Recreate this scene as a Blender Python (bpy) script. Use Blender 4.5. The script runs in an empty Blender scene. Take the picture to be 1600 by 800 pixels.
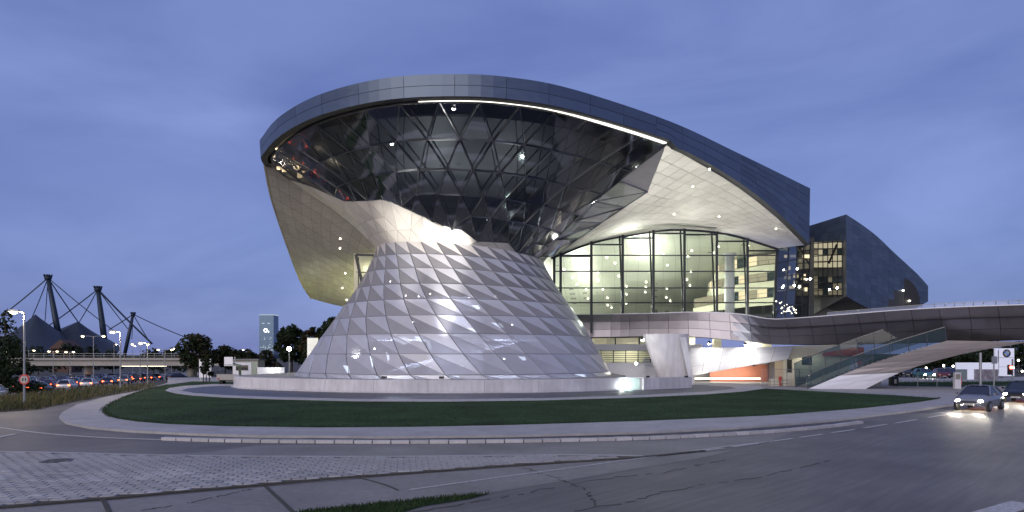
import bpy, bmesh, math, random
from mathutils import Vector, Matrix, noise
random.seed(7)
D = bpy.data
scene = bpy.context.scene
COL = scene.collection
R = math.radians

# ---------------------------------------------------------------- camera, sky, sun, exposure
F, CXP, HYP, H = 1067.0, 800.0, 557.0, 3.2          # focal length in photo pixels, principal column, horizon row, eye height
cam_d = D.cameras.new('camera')
cam_d.sensor_width = 36.0
cam_d.lens = 36.0 * F / 1600.0
cam_d.shift_y = (HYP - 400.0) / 1600.0
cam_d.clip_start = 0.3
cam_d.clip_end = 9000.0
cam = D.objects.new('camera', cam_d)
COL.objects.link(cam)
cam.location = (0, 0, H)
cam.rotation_euler = (R(90), 0, 0)
scene.camera = cam

world = D.worlds.new('World')
scene.world = world
world.use_nodes = True
wn, wl = world.node_tree.nodes, world.node_tree.links
for n in list(wn): wn.remove(n)
w_out = wn.new('ShaderNodeOutputWorld')
w_bg = wn.new('ShaderNodeBackground')
w_bg.inputs['Strength'].default_value = 0.105
sky = wn.new('ShaderNodeTexSky')
sky.sky_type = 'NISHITA'
sky.sun_disc = False
sky.sun_elevation = R(7)
sky.sun_rotation = R(205)
sky.air_density = 1.3
sky.dust_density = 0.4
sky.ozone_density = 5.0
# thin even evening cloud over the whole dome: one dusk tint, broken up by soft streaky noise
w_tc = wn.new('ShaderNodeTexCoord')
w_map = wn.new('ShaderNodeMapping'); w_map.inputs['Scale'].default_value = (1.0, 1.0, 3.4)
w_map.inputs['Rotation'].default_value = (0.0, R(14), 0.3)
wl.new(w_tc.outputs['Generated'], w_map.inputs['Vector'])
w_n = wn.new('ShaderNodeTexNoise'); w_n.inputs['Scale'].default_value = 1.7
w_n.inputs['Detail'].default_value = 6.0; w_n.inputs['Roughness'].default_value = 0.5
w_n.inputs['Distortion'].default_value = 0.5
wl.new(w_map.outputs['Vector'], w_n.inputs['Vector'])
w_r = wn.new('ShaderNodeValToRGB')
w_r.color_ramp.elements[0].position = 0.27; w_r.color_ramp.elements[0].color = (0.74, 1.03, 2.88, 1)
w_r.color_ramp.elements[1].position = 0.77; w_r.color_ramp.elements[1].color = (2.10, 2.62, 5.25, 1)
wl.new(w_n.outputs['Fac'], w_r.inputs['Fac'])
w_mix = wn.new('ShaderNodeMixRGB'); w_mix.inputs['Fac'].default_value = 0.86
wl.new(sky.outputs['Color'], w_mix.inputs['Color1'])
wl.new(w_r.outputs['Color'], w_mix.inputs['Color2'])
wl.new(w_mix.outputs['Color'], w_bg.inputs['Color'])
wl.new(w_bg.outputs['Background'], w_out.inputs['Surface'])

sun_d = D.lights.new('sun', 'SUN')
sun_d.energy = 1.5
sun_d.angle = R(60)
sun_d.color = (1.0, 0.88, 0.74)
sun = D.objects.new('sun', sun_d); COL.objects.link(sun)
sun.rotation_euler = (R(68), 0, R(-25))               # the afterglow of the sky behind the photographer
scene.view_settings.view_transform = 'Standard'
scene.view_settings.look = 'None'
scene.view_settings.exposure = 0.5
scene.view_settings.gamma = 1.0
scene.view_settings.use_curve_mapping = False
scene.cycles.use_denoising = True
scene.cycles.max_bounces = 7
scene.cycles.transparent_max_bounces = 14
scene.cycles.sample_clamp_indirect = 6.0
scene.cycles.caustics_reflective = False
scene.cycles.caustics_refractive = False

# ---------------------------------------------------------------- helpers
def P(px, py, Y):
    return Vector(((px - CXP) / F * Y, Y, H + (HYP - py) / F * Y))

def G(px, py, z=0.0):
    Y = (H - z) * F / (py - HYP)
    return Vector(((px - CXP) / F * Y, Y, z))

def to_px(p):
    return (CXP + p[0] / p[1] * F, HYP - (p[2] - H) / p[1] * F)

WLOC = {}
def wloc(o):
    v = Vector((0, 0, 0))
    while o is not None:
        v = v + Vector(o.location); o = o.parent
    return v

def tag(o, label=None, cat=None, group=None, kind=None):
    if label: o['label'] = label
    if cat: o['category'] = cat
    if group: o['group'] = group
    if kind: o['kind'] = kind
    return o

def empty(name, loc, label=None, cat=None, group=None, parent=None):
    o = D.objects.new(name, None); COL.objects.link(o)
    o.empty_display_size = 0.2
    if parent:
        o.parent = parent; o.location = Vector(loc) - wloc(parent)
    else:
        o.location = loc
    return tag(o, label, cat, group)

def mk(name, verts, faces, mat, parent=None, smooth=False, local=False, base=None):
    """one mesh object; verts in world metres unless local"""
    me = D.meshes.new(name)
    vs = [Vector(v) for v in verts]
    org = Vector((0, 0, 0))
    if not local:
        if base is not None: org = Vector(base)
        elif parent is None:
            n = len(vs); org = Vector((sum(v.x for v in vs) / n, sum(v.y for v in vs) / n, min(v.z for v in vs)))
        else:
            n = len(vs); org = sum(vs, Vector((0, 0, 0))) / n
    me.from_pydata([v - org for v in vs], [], faces)
    if isinstance(mat, (list, tuple)):
        for m in mat: me.materials.append(m)
    else:
        me.materials.append(mat)
    if smooth:
        for p in me.polygons: p.use_smooth = True
    me.update()
    o = D.objects.new(name, me); COL.objects.link(o)
    if parent:
        o.parent = parent
        o.location = org if local else org - wloc(parent)
    else:
        o.location = org
    return o

class MB:
    """collects shapes into one mesh"""
    def __init__(s): s.v, s.f, s.m = [], [], []
    def add(s, vs, fs, mi=0):
        n = len(s.v); s.v += [Vector(v) for v in vs]
        s.f += [tuple(i + n for i in f) for f in fs]; s.m += [mi] * len(fs)
        return s
    def box(s, lo, hi, mi=0):
        x0, y0, z0 = lo; x1, y1, z1 = hi
        return s.add([(x0,y0,z0),(x1,y0,z0),(x1,y1,z0),(x0,y1,z0),(x0,y0,z1),(x1,y0,z1),(x1,y1,z1),(x0,y1,z1)],
                     [(3,2,1,0),(4,5,6,7),(0,1,5,4),(1,2,6,5),(2,3,7,6),(3,0,4,7)], mi)
    def bar(s, a, b, w, d=None, up=(0, 0, 1), mi=0):
        a, b = Vector(a), Vector(b); d = d or w
        t = (b - a)
        if t.length < 1e-6: return s
        t.normalize(); u = Vector(up)
        if abs(t.dot(u)) > 0.98: u = Vector((1, 0, 0))
        r = t.cross(u).normalized(); q = r.cross(t).normalized()
        r, q = r * w / 2, q * d / 2
        vs = [a - r - q, a + r - q, a + r + q, a - r + q, b - r - q, b + r - q, b + r + q, b - r + q]
        return s.add(vs, [(3,2,1,0),(4,5,6,7),(0,1,5,4),(1,2,6,5),(2,3,7,6),(3,0,4,7)], mi)
    def tube(s, pts, rads, seg=8, cap=True, mi=0):
        pts = [Vector(p) for p in pts]
        if not isinstance(rads, (list, tuple)): rads = [rads] * len(pts)
        rings = []
        for i, p in enumerate(pts):
            t = (pts[min(i + 1, len(pts) - 1)] - pts[max(i - 1, 0)]).normalized()
            u = Vector((0, 0, 1)) if abs(t.z) < 0.95 else Vector((1, 0, 0))
            r = t.cross(u).normalized(); q = r.cross(t).normalized()
            rings.append([p + (r * math.cos(2 * math.pi * k / seg) + q * math.sin(2 * math.pi * k / seg)) * rads[i] for k in range(seg)])
        vs = [v for rg in rings for v in rg]; fs = []
        for i in range(len(pts) - 1):
            for k in range(seg):
                a, b = i * seg + k, i * seg + (k + 1) % seg
                fs.append((a, b, b + seg, a + seg))
        if cap:
            fs.append(tuple(range(seg - 1, -1, -1))); m = (len(pts) - 1) * seg
            fs.append(tuple(range(m, m + seg)))
        return s.add(vs, fs, mi)
    def ball(s, c, r, seg=10, rings=6, sz=1.0, mi=0):
        c = Vector(c); vs = [c + Vector((0, 0, r * sz))]; fs = []
        for i in range(1, rings):
            th = math.pi * i / rings
            for k in range(seg):
                ph = 2 * math.pi * k / seg
                vs.append(c + Vector((r * math.sin(th) * math.cos(ph), r * math.sin(th) * math.sin(ph), r * sz * math.cos(th))))
        vs.append(c - Vector((0, 0, r * sz)))
        for k in range(seg): fs.append((0, 1 + k, 1 + (k + 1) % seg))
        for i in range(rings - 2):
            for k in range(seg):
                a, b = 1 + i * seg + k, 1 + i * seg + (k + 1) % seg
                fs.append((a, a + seg, b + seg, b))
        L = len(vs) - 1; o = 1 + (rings - 2) * seg
        for k in range(seg): fs.append((o + k, L, o + (k + 1) % seg))
        return s.add(vs, fs, mi)
    def prism(s, poly, z0, z1, mi=0):
        n = len(poly)
        vs = [(p[0], p[1], z0) for p in poly] + [(p[0], p[1], z1) for p in poly]
        fs = [tuple(range(n - 1, -1, -1)), tuple(range(n, 2 * n))] + [(i, (i + 1) % n, (i + 1) % n + n, i + n) for i in range(n)]
        return s.add(vs, fs, mi)
    def build(s, name, mat, parent=None, smooth=False, local=False, base=None):
        o = mk(name, s.v, s.f, mat, parent, smooth, local, base)
        if isinstance(mat, (list, tuple)):
            for p, m in zip(o.data.polygons, s.m): p.material_index = m
        return o

def catmull(pts, n):
    """n+1 points along a smooth curve through pts"""
    pts = [Vector(p) for p in pts]
    ext = [pts[0] * 2 - pts[1]] + pts + [pts[-1] * 2 - pts[-2]]
    ln = [0]
    for a, b in zip(pts, pts[1:]): ln.append(ln[-1] + max((b - a).length, 1e-6))
    out = []
    for i in range(n + 1):
        s = ln[-1] * i / n
        k = 0
        while k < len(pts) - 2 and ln[k + 1] < s: k += 1
        t = (s - ln[k]) / (ln[k + 1] - ln[k])
        p0, p1, p2, p3 = ext[k], ext[k + 1], ext[k + 2], ext[k + 3]
        out.append(0.5 * ((2 * p1) + (p2 - p0) * t + (2 * p0 - 5 * p1 + 4 * p2 - p3) * t * t + (3 * p1 - p0 - 3 * p2 + p3) * t ** 3))
    return out

def grid_surface(rows, nu, nv):
    """smooth (nv+1) x (nu+1) grid through rows of control points"""
    rr = [catmull(r, nu) for r in rows]
    cols = [catmull([r[i] for r in rr], nv) for i in range(nu + 1)]
    return [[cols[i][j] for i in range(nu + 1)] for j in range(nv + 1)]

def sheet(name, g, mat, parent, smooth=True, flip=False):
    nv, nu = len(g) - 1, len(g[0]) - 1
    vs = [p for r in g for p in r]
    fs = []
    for j in range(nv):
        for i in range(nu):
            a = j * (nu + 1) + i
            q = (a, a + 1, a + nu + 2, a + nu + 1)
            fs.append(q[::-1] if flip else q)
    return mk(name, vs, fs, mat, parent, smooth)

def panel(name, quad, mat, parent, gap, lift, thick=0.05, toward=None):
    """a slab on the polygon quad, drawn in from its edges by gap metres and standing proud by lift"""
    q = [Vector(p) for p in quad]
    n = len(q); c = sum(q, Vector((0, 0, 0))) / n
    nor = Vector((0, 0, 0))
    for i in range(n): nor += (q[i] - c).cross(q[(i + 1) % n] - c)
    if nor.length < 1e-9: return None
    nor.normalize()
    tw = toward if toward is not None else Vector((0, 0, H))
    if nor.dot(tw - c) < 0:
        nor = -nor; q = q[::-1]
    top = []
    for p in q:
        dv = c - p; L = dv.length
        top.append(p + dv * min(0.45, gap / max(L, 1e-6)))
    top_v = [p + nor * lift for p in top]
    bot_v = [p + nor * (lift - thick) for p in top]
    vs = top_v + bot_v
    fs = [tuple(range(n))] + [(i, i + n, (i + 1) % n + n, (i + 1) % n) for i in range(n)]
    return mk(name, vs, fs, mat, parent)

def panelise(name, g, mat, parent, gap=0.03, lift=0.04, thick=0.05, pick=None, toward=None):
    for j in range(len(g) - 1):
        for i in range(len(g[0]) - 1):
            m = pick(i, j) if pick else mat
            if m is None: continue
            panel(name, [g[j][i], g[j][i + 1], g[j + 1][i + 1], g[j + 1][i]], m, parent, gap, lift, thick, toward)

def curved_panel(name, top, bot, mat, parent, gap, lift, out):
    """a thin cladding plate that follows a curve: top and bottom edge points, outward offset vectors out"""
    n = len(top); T, B = [Vector(p) for p in top], [Vector(p) for p in bot]
    for L in (T, B):
        L[0] = L[0] + (L[1] - L[0]).normalized() * gap; L[-1] = L[-1] + (L[-2] - L[-1]).normalized() * gap
    vs = []
    for i in range(n):
        d = (B[i] - T[i]); h = max(d.length, 1e-6); e = d / h * gap
        a, b = T[i] + e, B[i] - e
        vs += [a + out[i] * lift, b + out[i] * lift, a - out[i] * 0.01, b - out[i] * 0.01]
    fs = []
    for i in range(n - 1):
        k, m = 4 * i, 4 * i + 4
        fs += [(k, k + 1, m + 1, m), (k + 2, k, m, m + 2), (k + 1, k + 3, m + 3, m + 1)]
    fs += [(2, 3, 1, 0), (4 * n - 4, 4 * n - 3, 4 * n - 1, 4 * n - 2)]
    return mk(name, vs, fs, mat, parent)

def ground_poly(name, pts, z, mat, thick=0.0, kind='structure', px=True, parent=None):
    """flat sheet (with sides when thick) over a polygon given in photo pixels on the ground"""
    vs = [G(p[0], p[1], z) if px else Vector((p[0], p[1], z)) for p in pts]
    bm = bmesh.new()
    f = bm.faces.new([bm.verts.new(v) for v in vs])
    f.normal_update()
    if f.normal.z < 0: f.normal_flip()
    if thick:
        ret = bmesh.ops.extrude_face_region(bm, geom=[f])
        for v in ret['geom']:
            if isinstance(v, bmesh.types.BMVert): v.co.z -= thick
    bmesh.ops.triangulate(bm, faces=bm.faces[:])
    bmesh.ops.recalc_face_normals(bm, faces=bm.faces[:])
    me = D.meshes.new(name); bm.to_mesh(me); bm.free()
    if not thick:
        for p in me.polygons:
            if p.normal.z < 0: p.flip()
    me.materials.append(mat)
    o = D.objects.new(name, me); COL.objects.link(o)
    if parent: o.parent = parent
    elif kind: o['kind'] = kind
    return o

def copy_tree(o, parent=None):
    c = o.copy(); COL.objects.link(c); c.parent = parent
    for ch in list(o.children): copy_tree(ch, c)
    return c

# ---------------------------------------------------------------- materials
def mat(name, col, rough=0.6, metal=0.0, var=0.12, scale=3.0, bump=0.0, bscale=40.0, rand=0.0, spec=0.5, stretch=None, emit=0.0, var2=0.0, scale2=0.3, rot=0.0):
    m = D.materials.new(name); m.use_nodes = True
    nt = m.node_tree; n, l = nt.nodes, nt.links
    b = n['Principled BSDF']
    b.inputs['Roughness'].default_value = rough
    b.inputs['Metallic'].default_value = metal
    b.inputs['Specular IOR Level'].default_value = spec
    geo = n.new('ShaderNodeNewGeometry')
    vec = geo.outputs['Position']
    if stretch:
        mp = n.new('ShaderNodeMapping'); mp.inputs['Scale'].default_value = stretch
        rt = n.new('ShaderNodeMapping'); rt.inputs['Rotation'].default_value = (0, 0, -rot); l.new(vec, rt.inputs['Vector']); vec = rt.outputs['Vector']
        l.new(vec, mp.inputs['Vector']); vec = mp.outputs['Vector']
    cur = n.new('ShaderNodeRGB'); cur.outputs[0].default_value = (*col, 1); cur = cur.outputs[0]
    def mul(fac_socket, lo, hi, cur):
        mr = n.new('ShaderNodeMapRange'); mr.inputs['To Min'].default_value = lo; mr.inputs['To Max'].default_value = hi
        mr.inputs['From Min'].default_value = 0.25; mr.inputs['From Max'].default_value = 0.75
        l.new(fac_socket, mr.inputs['Value'])
        mx = n.new('ShaderNodeMixRGB'); mx.blend_type = 'MULTIPLY'; mx.inputs['Fac'].default_value = 1
        l.new(cur, mx.inputs['Color1']); l.new(mr.outputs['Result'], mx.inputs['Color2'])
        return mx.outputs['Color']
    if var:
        nz = n.new('ShaderNodeTexNoise'); nz.inputs['Scale'].default_value = scale; nz.inputs['Detail'].default_value = 8; nz.inputs['Roughness'].default_value = 0.65
        l.new(vec, nz.inputs['Vector'])
        cur = mul(nz.outputs['Fac'], 1 - var, 1 + var, cur)
        rm = n.new('ShaderNodeMapRange'); rm.inputs['To Min'].default_value = max(0.02, rough - 0.1); rm.inputs['To Max'].default_value = min(1, rough + 0.1)
        l.new(nz.outputs['Fac'], rm.inputs['Value']); l.new(rm.outputs['Result'], b.inputs['Roughness'])
    if var2:
        nz2 = n.new('ShaderNodeTexNoise'); nz2.inputs['Scale'].default_value = scale2; nz2.inputs['Detail'].default_value = 5
        l.new(geo.outputs['Position'], nz2.inputs['Vector'])
        cur = mul(nz2.outputs['Fac'], 1 - var2, 1 + var2, cur)
    if rand:
        oi = n.new('ShaderNodeObjectInfo')
        mr = n.new('ShaderNodeMapRange'); mr.inputs['To Min'].default_value = 1 - rand; mr.inputs['To Max'].default_value = 1 + rand
        l.new(oi.outputs['Random'], mr.inputs['Value'])
        mx = n.new('ShaderNodeMixRGB'); mx.blend_type = 'MULTIPLY'; mx.inputs['Fac'].default_value = 1
        l.new(cur, mx.inputs['Color1']); l.new(mr.outputs['Result'], mx.inputs['Color2']); cur = mx.outputs['Color']
    l.new(cur, b.inputs['Base Color'])
    if bump:
        bz = n.new('ShaderNodeTexNoise'); bz.inputs['Scale'].default_value = bscale; bz.inputs['Detail'].default_value = 4
        l.new(vec, bz.inputs['Vector'])
        bp = n.new('ShaderNodeBump'); bp.inputs['Strength'].default_value = bump; bp.inputs['Distance'].default_value = 0.03
        l.new(bz.outputs['Fac'], bp.inputs['Height']); l.new(bp.outputs['Normal'], b.inputs['Normal'])
    if emit:
        b.inputs['Emission Color'].default_value = (*col, 1); b.inputs['Emission Strength'].default_value = emit
    return m

def glow(name, col, strength):
    m = D.materials.new(name); m.use_nodes = True
    n, l = m.node_tree.nodes, m.node_tree.links
    n.remove(n['Principled BSDF'])
    e = n.new('ShaderNodeEmission'); e.inputs['Color'].default_value = (*col, 1); e.inputs['Strength'].default_value = strength
    l.new(e.outputs[0], n['Material Output'].inputs['Surface'])
    return m

def glass(name, tint, clear, base=(0.02, 0.02, 0.025), rough=0.04, metal=0.0, spec=0.6, rand=0.0, var=0.0, scale=2.0):
    """a pane: part of the light passes straight through (tinted), the rest meets a coated surface"""
    m = mat(name, base, rough, metal, var, scale, rand=rand, spec=spec)
    n, l = m.node_tree.nodes, m.node_tree.links
    t = n.new('ShaderNodeBsdfTransparent'); t.inputs['Color'].default_value = (*tint, 1)
    mx = n.new('ShaderNodeMixShader'); mx.inputs['Fac'].default_value = 1 - clear
    l.new(t.outputs[0], mx.inputs[1]); l.new(n['Principled BSDF'].outputs[0], mx.inputs[2])
    l.new(mx.outputs[0], n['Material Output'].inputs['Surface'])
    return m

M = {}
M['asphalt'] = mat('asphalt', (0.125, 0.116, 0.103), 0.60, 0, 0.42, 2.2, 0.5, 26, var2=0.30, scale2=0.28, rot=R(45), stretch=(0.16, 2.4, 1))
M['asphalt_old'] = mat('asphalt_old', (0.205, 0.193, 0.172), 0.62, 0, 0.28, 5.0, 0.4, 50, var2=0.25, scale2=0.35)
M['asphalt_dark'] = mat('asphalt_dark', (0.050, 0.048, 0.055), 0.6, 0, 0.2, 4.0, 0.3, 60, var2=0.2)
M['drive'] = mat('drive_asphalt', (0.075, 0.082, 0.105), 0.5, 0, 0.15, 3.0, 0.2, 60, var2=0.15)
M['earth'] = mat('earth', (0.055, 0.052, 0.040), 0.9, 0, 0.3, 0.6, 0.3, 3)
M['lawn'] = mat('lawn', (0.022, 0.050, 0.018), 0.95, 0, 0.55, 4.0, 0.8, 30, var2=0.55, scale2=0.28, spec=0.15)
M['grass'] = mat('grass_blade', (0.042, 0.058, 0.022), 0.8, 0, 0.4, 2.0, spec=0.2)
M['dry_grass'] = mat('dry_grass', (0.14, 0.115, 0.05), 0.85, 0, 0.35, 1.5, spec=0.2)
M['pale_stone'] = mat('pale_stone_paving', (0.34, 0.33, 0.325), 0.7, 0, 0.16, 3.0, 0.2, 12, var2=0.15, scale2=0.6)
M['sett'] = mat('sett_stone', (0.31, 0.30, 0.285), 0.6, 0, 0.25, 8.0, 0.35, 40, rand=0.22, var2=0.2, scale2=0.45)
M['joint'] = mat('joint_dirt', (0.055, 0.052, 0.042), 0.95, 0, 0.4, 6.0, 0.4, 30)
M['kerb'] = mat('kerb_granite', (0.42, 0.41, 0.42), 0.65, 0, 0.2, 9.0, 0.25, 50, rand=0.14)
M['paint'] = mat('road_paint', (0.40, 0.39, 0.38), 0.65, 0, 0.5, 9.0, 0.1, 60)
M['concrete'] = mat('pale_concrete', (0.54, 0.53, 0.56), 0.6, 0, 0.20, 1.6, 0.15, 20, var2=0.20, scale2=0.35, stretch=(1.4, 1.4, 0.25))
M['concrete_grey'] = mat('grey_concrete', (0.30, 0.29, 0.28), 0.75, 0, 0.15, 1.0, 0.15, 18)
M['fascia'] = mat('fascia_steel', (0.105, 0.135, 0.19), 0.42, 0.6, 0.10, 0.8, rand=0.10, stretch=(1, 1, 3))
M['steel_dark'] = mat('dark_cladding', (0.085, 0.115, 0.165), 0.45, 0.5, 0.3, 1.2, rand=0.16, stretch=(0.25, 0.25, 5))
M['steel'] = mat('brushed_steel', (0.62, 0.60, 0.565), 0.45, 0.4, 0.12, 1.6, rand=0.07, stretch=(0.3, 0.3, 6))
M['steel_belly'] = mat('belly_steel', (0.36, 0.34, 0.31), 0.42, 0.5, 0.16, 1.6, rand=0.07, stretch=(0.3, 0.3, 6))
M['steel_warm'] = mat('cone_steel', (0.66, 0.63, 0.58), 0.42, 0.35, 0.08, 1.0, rand=0.10)
M['backing'] = mat('joint_backing', (0.05, 0.05, 0.055), 0.8, 0, 0.1)
M['backing_pale'] = mat('pale_joint', (0.22, 0.21, 0.20), 0.7, 0.2, 0.1)
M['frame'] = mat('mullion_steel', (0.12, 0.125, 0.135), 0.4, 0.6, 0.1, 2)
M['frame_dark'] = mat('mullion_dark', (0.025, 0.027, 0.03), 0.4, 0.4, 0.1, 2)
M['lattice'] = mat('lattice_steel', (0.16, 0.165, 0.18), 0.35, 0.7, 0.1, 2)
M['glass_dark'] = glass('dark_glass', (0.66, 0.70, 0.72), 0.42, (0.27, 0.28, 0.295), 0.05, 1.0, 0.5, rand=0.3)
M['glass_clear'] = glass('clear_glass', (0.93, 0.97, 0.93), 0.90, (0.02, 0.025, 0.025), 0.02, 0.0, 0.6)
M['glass_tint'] = glass('tinted_glass', (0.45, 0.55, 0.6), 0.55, (0.05, 0.08, 0.10), 0.05, 0.0, 0.8)
M['cone_light'] = glass('fritted_glass', (0.85, 0.88, 1.0), 0.20, (0.56, 0.56, 0.595), 0.34, 0.25, 0.6, rand=0.10, var=0.06, scale=0.6)
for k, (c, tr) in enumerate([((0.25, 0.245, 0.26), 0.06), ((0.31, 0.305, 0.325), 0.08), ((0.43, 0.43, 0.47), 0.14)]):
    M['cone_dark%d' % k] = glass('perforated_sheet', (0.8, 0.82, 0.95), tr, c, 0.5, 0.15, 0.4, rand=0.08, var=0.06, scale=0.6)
M['bridge'] = mat('bridge_panel', (0.30, 0.285, 0.315), 0.36, 0.9, 0.08, 1.0, rand=0.07)
M['stair'] = mat('stair_panel', (0.36, 0.33, 0.33), 0.5, 0.2, 0.06, 1.0, rand=0.05)
M['white'] = mat('white_panel', (0.70, 0.71, 0.78), 0.5, 0.0, 0.06, 0.8, rand=0.04)
M['cream'] = mat('cream_plaster', (0.62, 0.60, 0.48), 0.7, 0, 0.08, 1.0)
M['ceiling'] = mat('hall_ceiling_steel', (0.50, 0.51, 0.45), 0.4, 0.45, 0.10, 1.0, stretch=(0.4, 2.5, 2.5))
M['lining'] = mat('dark_lining', (0.12, 0.125, 0.13), 0.6, 0.2, 0.2, 0.6)
M['floor_in'] = mat('hall_floor', (0.30, 0.30, 0.27), 0.4, 0, 0.1)
M['metal_grey'] = mat('galvanised_steel', (0.30, 0.31, 0.33), 0.45, 0.6, 0.12, 4)
M['black'] = mat('black_plastic', (0.015, 0.015, 0.017), 0.5, 0, 0.1)
M['rubber'] = mat('tyre_rubber', (0.02, 0.02, 0.02), 0.8, 0, 0.15)
M['leaf'] = mat('dark_leaf', (0.018, 0.030, 0.014), 0.8, 0, 0.4, 0.8, spec=0.2)
M['leaf2'] = mat('autumn_leaf', (0.045, 0.034, 0.018), 0.8, 0, 0.4, 0.8, spec=0.2)
M['bark'] = mat('bark', (0.045, 0.036, 0.028), 0.9, 0, 0.3, 3, 0.4, 12)
M['red'] = mat('red_paint', (0.45, 0.03, 0.025), 0.5, 0, 0.1)
M['teal'] = mat('teal_paint', (0.06, 0.20, 0.24), 0.35, 0.1, 0.1)
M['orange'] = mat('orange_lit_panel', (0.42, 0.17, 0.11), 0.6, 0, 0.1)  # orange lamp light on the wall is put into this base colour
M['tent'] = mat('tent_acrylic', (0.014, 0.020, 0.032), 0.6, 0.1, 0.15, 0.05)
M['tower'] = mat('tower_glass', (0.065, 0.13, 0.22), 0.2, 0.3, 0.2, 0.05)
M['mast'] = mat('mast_steel', (0.022, 0.035, 0.055), 0.5, 0.3, 0.1, 0.1)
M['lamp_warm'] = glow('lamp_warm', (1.0, 0.74, 0.36), 16)
M['lamp_white'] = glow('lamp_white', (1.0, 0.96, 0.88), 40)
M['down'] = glow('downlight', (1.0, 0.93, 0.72), 9)
M['sparkle'] = glow('sparkle', (1.0, 0.95, 0.75), 3)
M['strip'] = glow('light_strip', (1.0, 0.95, 0.86), 1.5)
M['head'] = glow('headlight', (1.0, 0.90, 0.74), 90)
M['tail'] = glow('taillight', (1.0, 0.09, 0.025), 12)
M['win_warm'] = glow('lit_window', (1.0, 0.82, 0.52), 0.9)
M['win_dim'] = glow('dim_window', (0.95, 0.86, 0.58), 0.35)
M['win_low'] = glow('low_window', (0.95, 0.84, 0.58), 0.12)
M['sign_white'] = glow('backlit_white', (0.75, 0.87, 1.0), 0.45)
M['logo'] = glow('lit_logo', (1.0, 1.0, 1.0), 2.2)

def lamp(name, kind, loc, energy, col, parent=None, radius=0.3, target=None, spot=60, size=None):
    d = D.lights.new(name, kind); d.energy = energy; d.color = col
    if kind in ('POINT', 'SPOT'): d.shadow_soft_size = radius
    if kind == 'SPOT': d.spot_size = R(spot); d.spot_blend = 1.0
    if kind == 'AREA': d.shape = 'RECTANGLE'; d.size, d.size_y = size
    o = D.objects.new(name, d); COL.objects.link(o)
    loc = Vector(loc)
    if parent: o.parent = parent; o.location = loc - wloc(parent)
    else: o.location = loc
    if target is not None:
        o.rotation_euler = (Vector(target) - loc).to_track_quat('-Z', 'Y').to_euler()
    return o

# ---------------------------------------------------------------- ground, roads, pavements
HD = Vector((-0.3177, 0.9482)); HN = Vector((0.9482, 0.3177))       # direction of the highway on the left and its right-hand normal
def road_z(y): return max(-6.0, -1.0 - 0.013 * (y - 64))
def hw_s(x, y): return (x + 48) * HN.x + (y - 64) * HN.y
def ground_h(x, y):
    s = hw_s(x, y)
    if y < 25: return -0.06
    t = min(1, max(0, (s - 2) / 11)); t = t * t * (3 - 2 * t)
    return (-0.06) * t + (road_z(y) - 0.06) * (1 - t)

xs = [-4000, -1800, -900, -600, -450, -350] + list(range(-300, 121, 7)) + [160, 300, 700, 1800, 4000]
ys = [-80, 0, 20] + list(range(27, 300, 7)) + [330, 400, 550, 800, 1500, 3000, 7000]
tv = [(x, y, ground_h(x, y)) for y in ys for x in xs]
nx = len(xs)
tf = [(j * nx + i, j * nx + i + 1, (j + 1) * nx + i + 1, (j + 1) * nx + i) for j in range(len(ys) - 1) for i in range(nx - 1)]
ground = mk('ground', tv, tf, M['earth'], smooth=True, base=(0, 0, 0)); ground['kind'] = 'structure'

road = ground_poly('road', [(-46, 6), (90, 6), (90, 72), (60, 78), (30, 72)] + [tuple(G(*p).xy) for p in ((245, 602), (190, 612), (115, 627), (60, 636), (0, 643), (-90, 648))] + [(-46, 30)], 0.0, M['asphalt'], px=False)
# highway strip on the left
hy = list(range(10, 500, 12))
hv, hf = [], []
for y in hy:
    cx = -48 - (y - 64) * 0.335
    for off in (0.0, 20.0):
        hv.append((cx - off * HN.x, y - off * HN.y, road_z(y) + 0.02))
for i in range(len(hy) - 1): hf.append((2 * i + 1, 2 * i, 2 * i + 2, 2 * i + 3))
tag(mk('highway', hv, hf, M['asphalt_old'], base=(0, 0, 0)), kind='structure')
hm = MB()
for off in (3.6, 7.2, 13.0, 16.6):
    for y in range(40, 240, 9):
        cx = -48 - (y - 64) * 0.335
        a = Vector((cx - off * HN.x, y - off * HN.y, road_z(y) + 0.03)); b = a + Vector((HD.x * 4, HD.y * 4, -0.05))
        hm.bar(a, b, 0.18, 0.012)
tag(hm.build('highway_lane_marking', M['paint'], base=(0, 0, 0)), kind='structure')

pavement = ground_poly('pavement', [(262, 590), (262, 598), (230, 608), (170, 619), (120, 632), (97, 644), (92, 651), (104, 660), (140, 667), (200, 672), (300, 677), (400, 680), (600, 682), (800, 680), (1000, 675), (1150, 668), (1300, 656), (1420, 642), (1530, 626), (1620, 611), (1800, 603), (1800, 588), (1400, 590), (1000, 588), (600, 588)], 0.10, M['pale_stone'], 0.12)
lawn = ground_poly('lawn', [(300, 596), (262, 601), (230, 609), (195, 621), (170, 634), (163, 643), (168, 648), (182, 653), (215, 658), (260, 661.5), (350, 665), (500, 667), (650, 666), (800, 663), (1000, 657), (1200, 648.5), (1350, 637), (1440, 627), (1468, 622), (1400, 617.5), (1300, 612.5), (1195, 607), (1100, 603), (800, 597)], 0.125, M['lawn'], 0.05)
drive_kerb = ground_poly('drive_kerb', [(258, 610), (265, 606), (285, 603), (330, 600), (420, 598), (900, 597), (1110, 599), (1185, 603), (1197, 606.5), (1160, 611.5), (1100, 616), (1000, 620.5), (850, 625), (700, 627), (560, 626.5), (430, 623.5), (350, 620.5), (300, 617.5), (275, 614.5)], 0.15, M['kerb'], 0.06)
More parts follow.
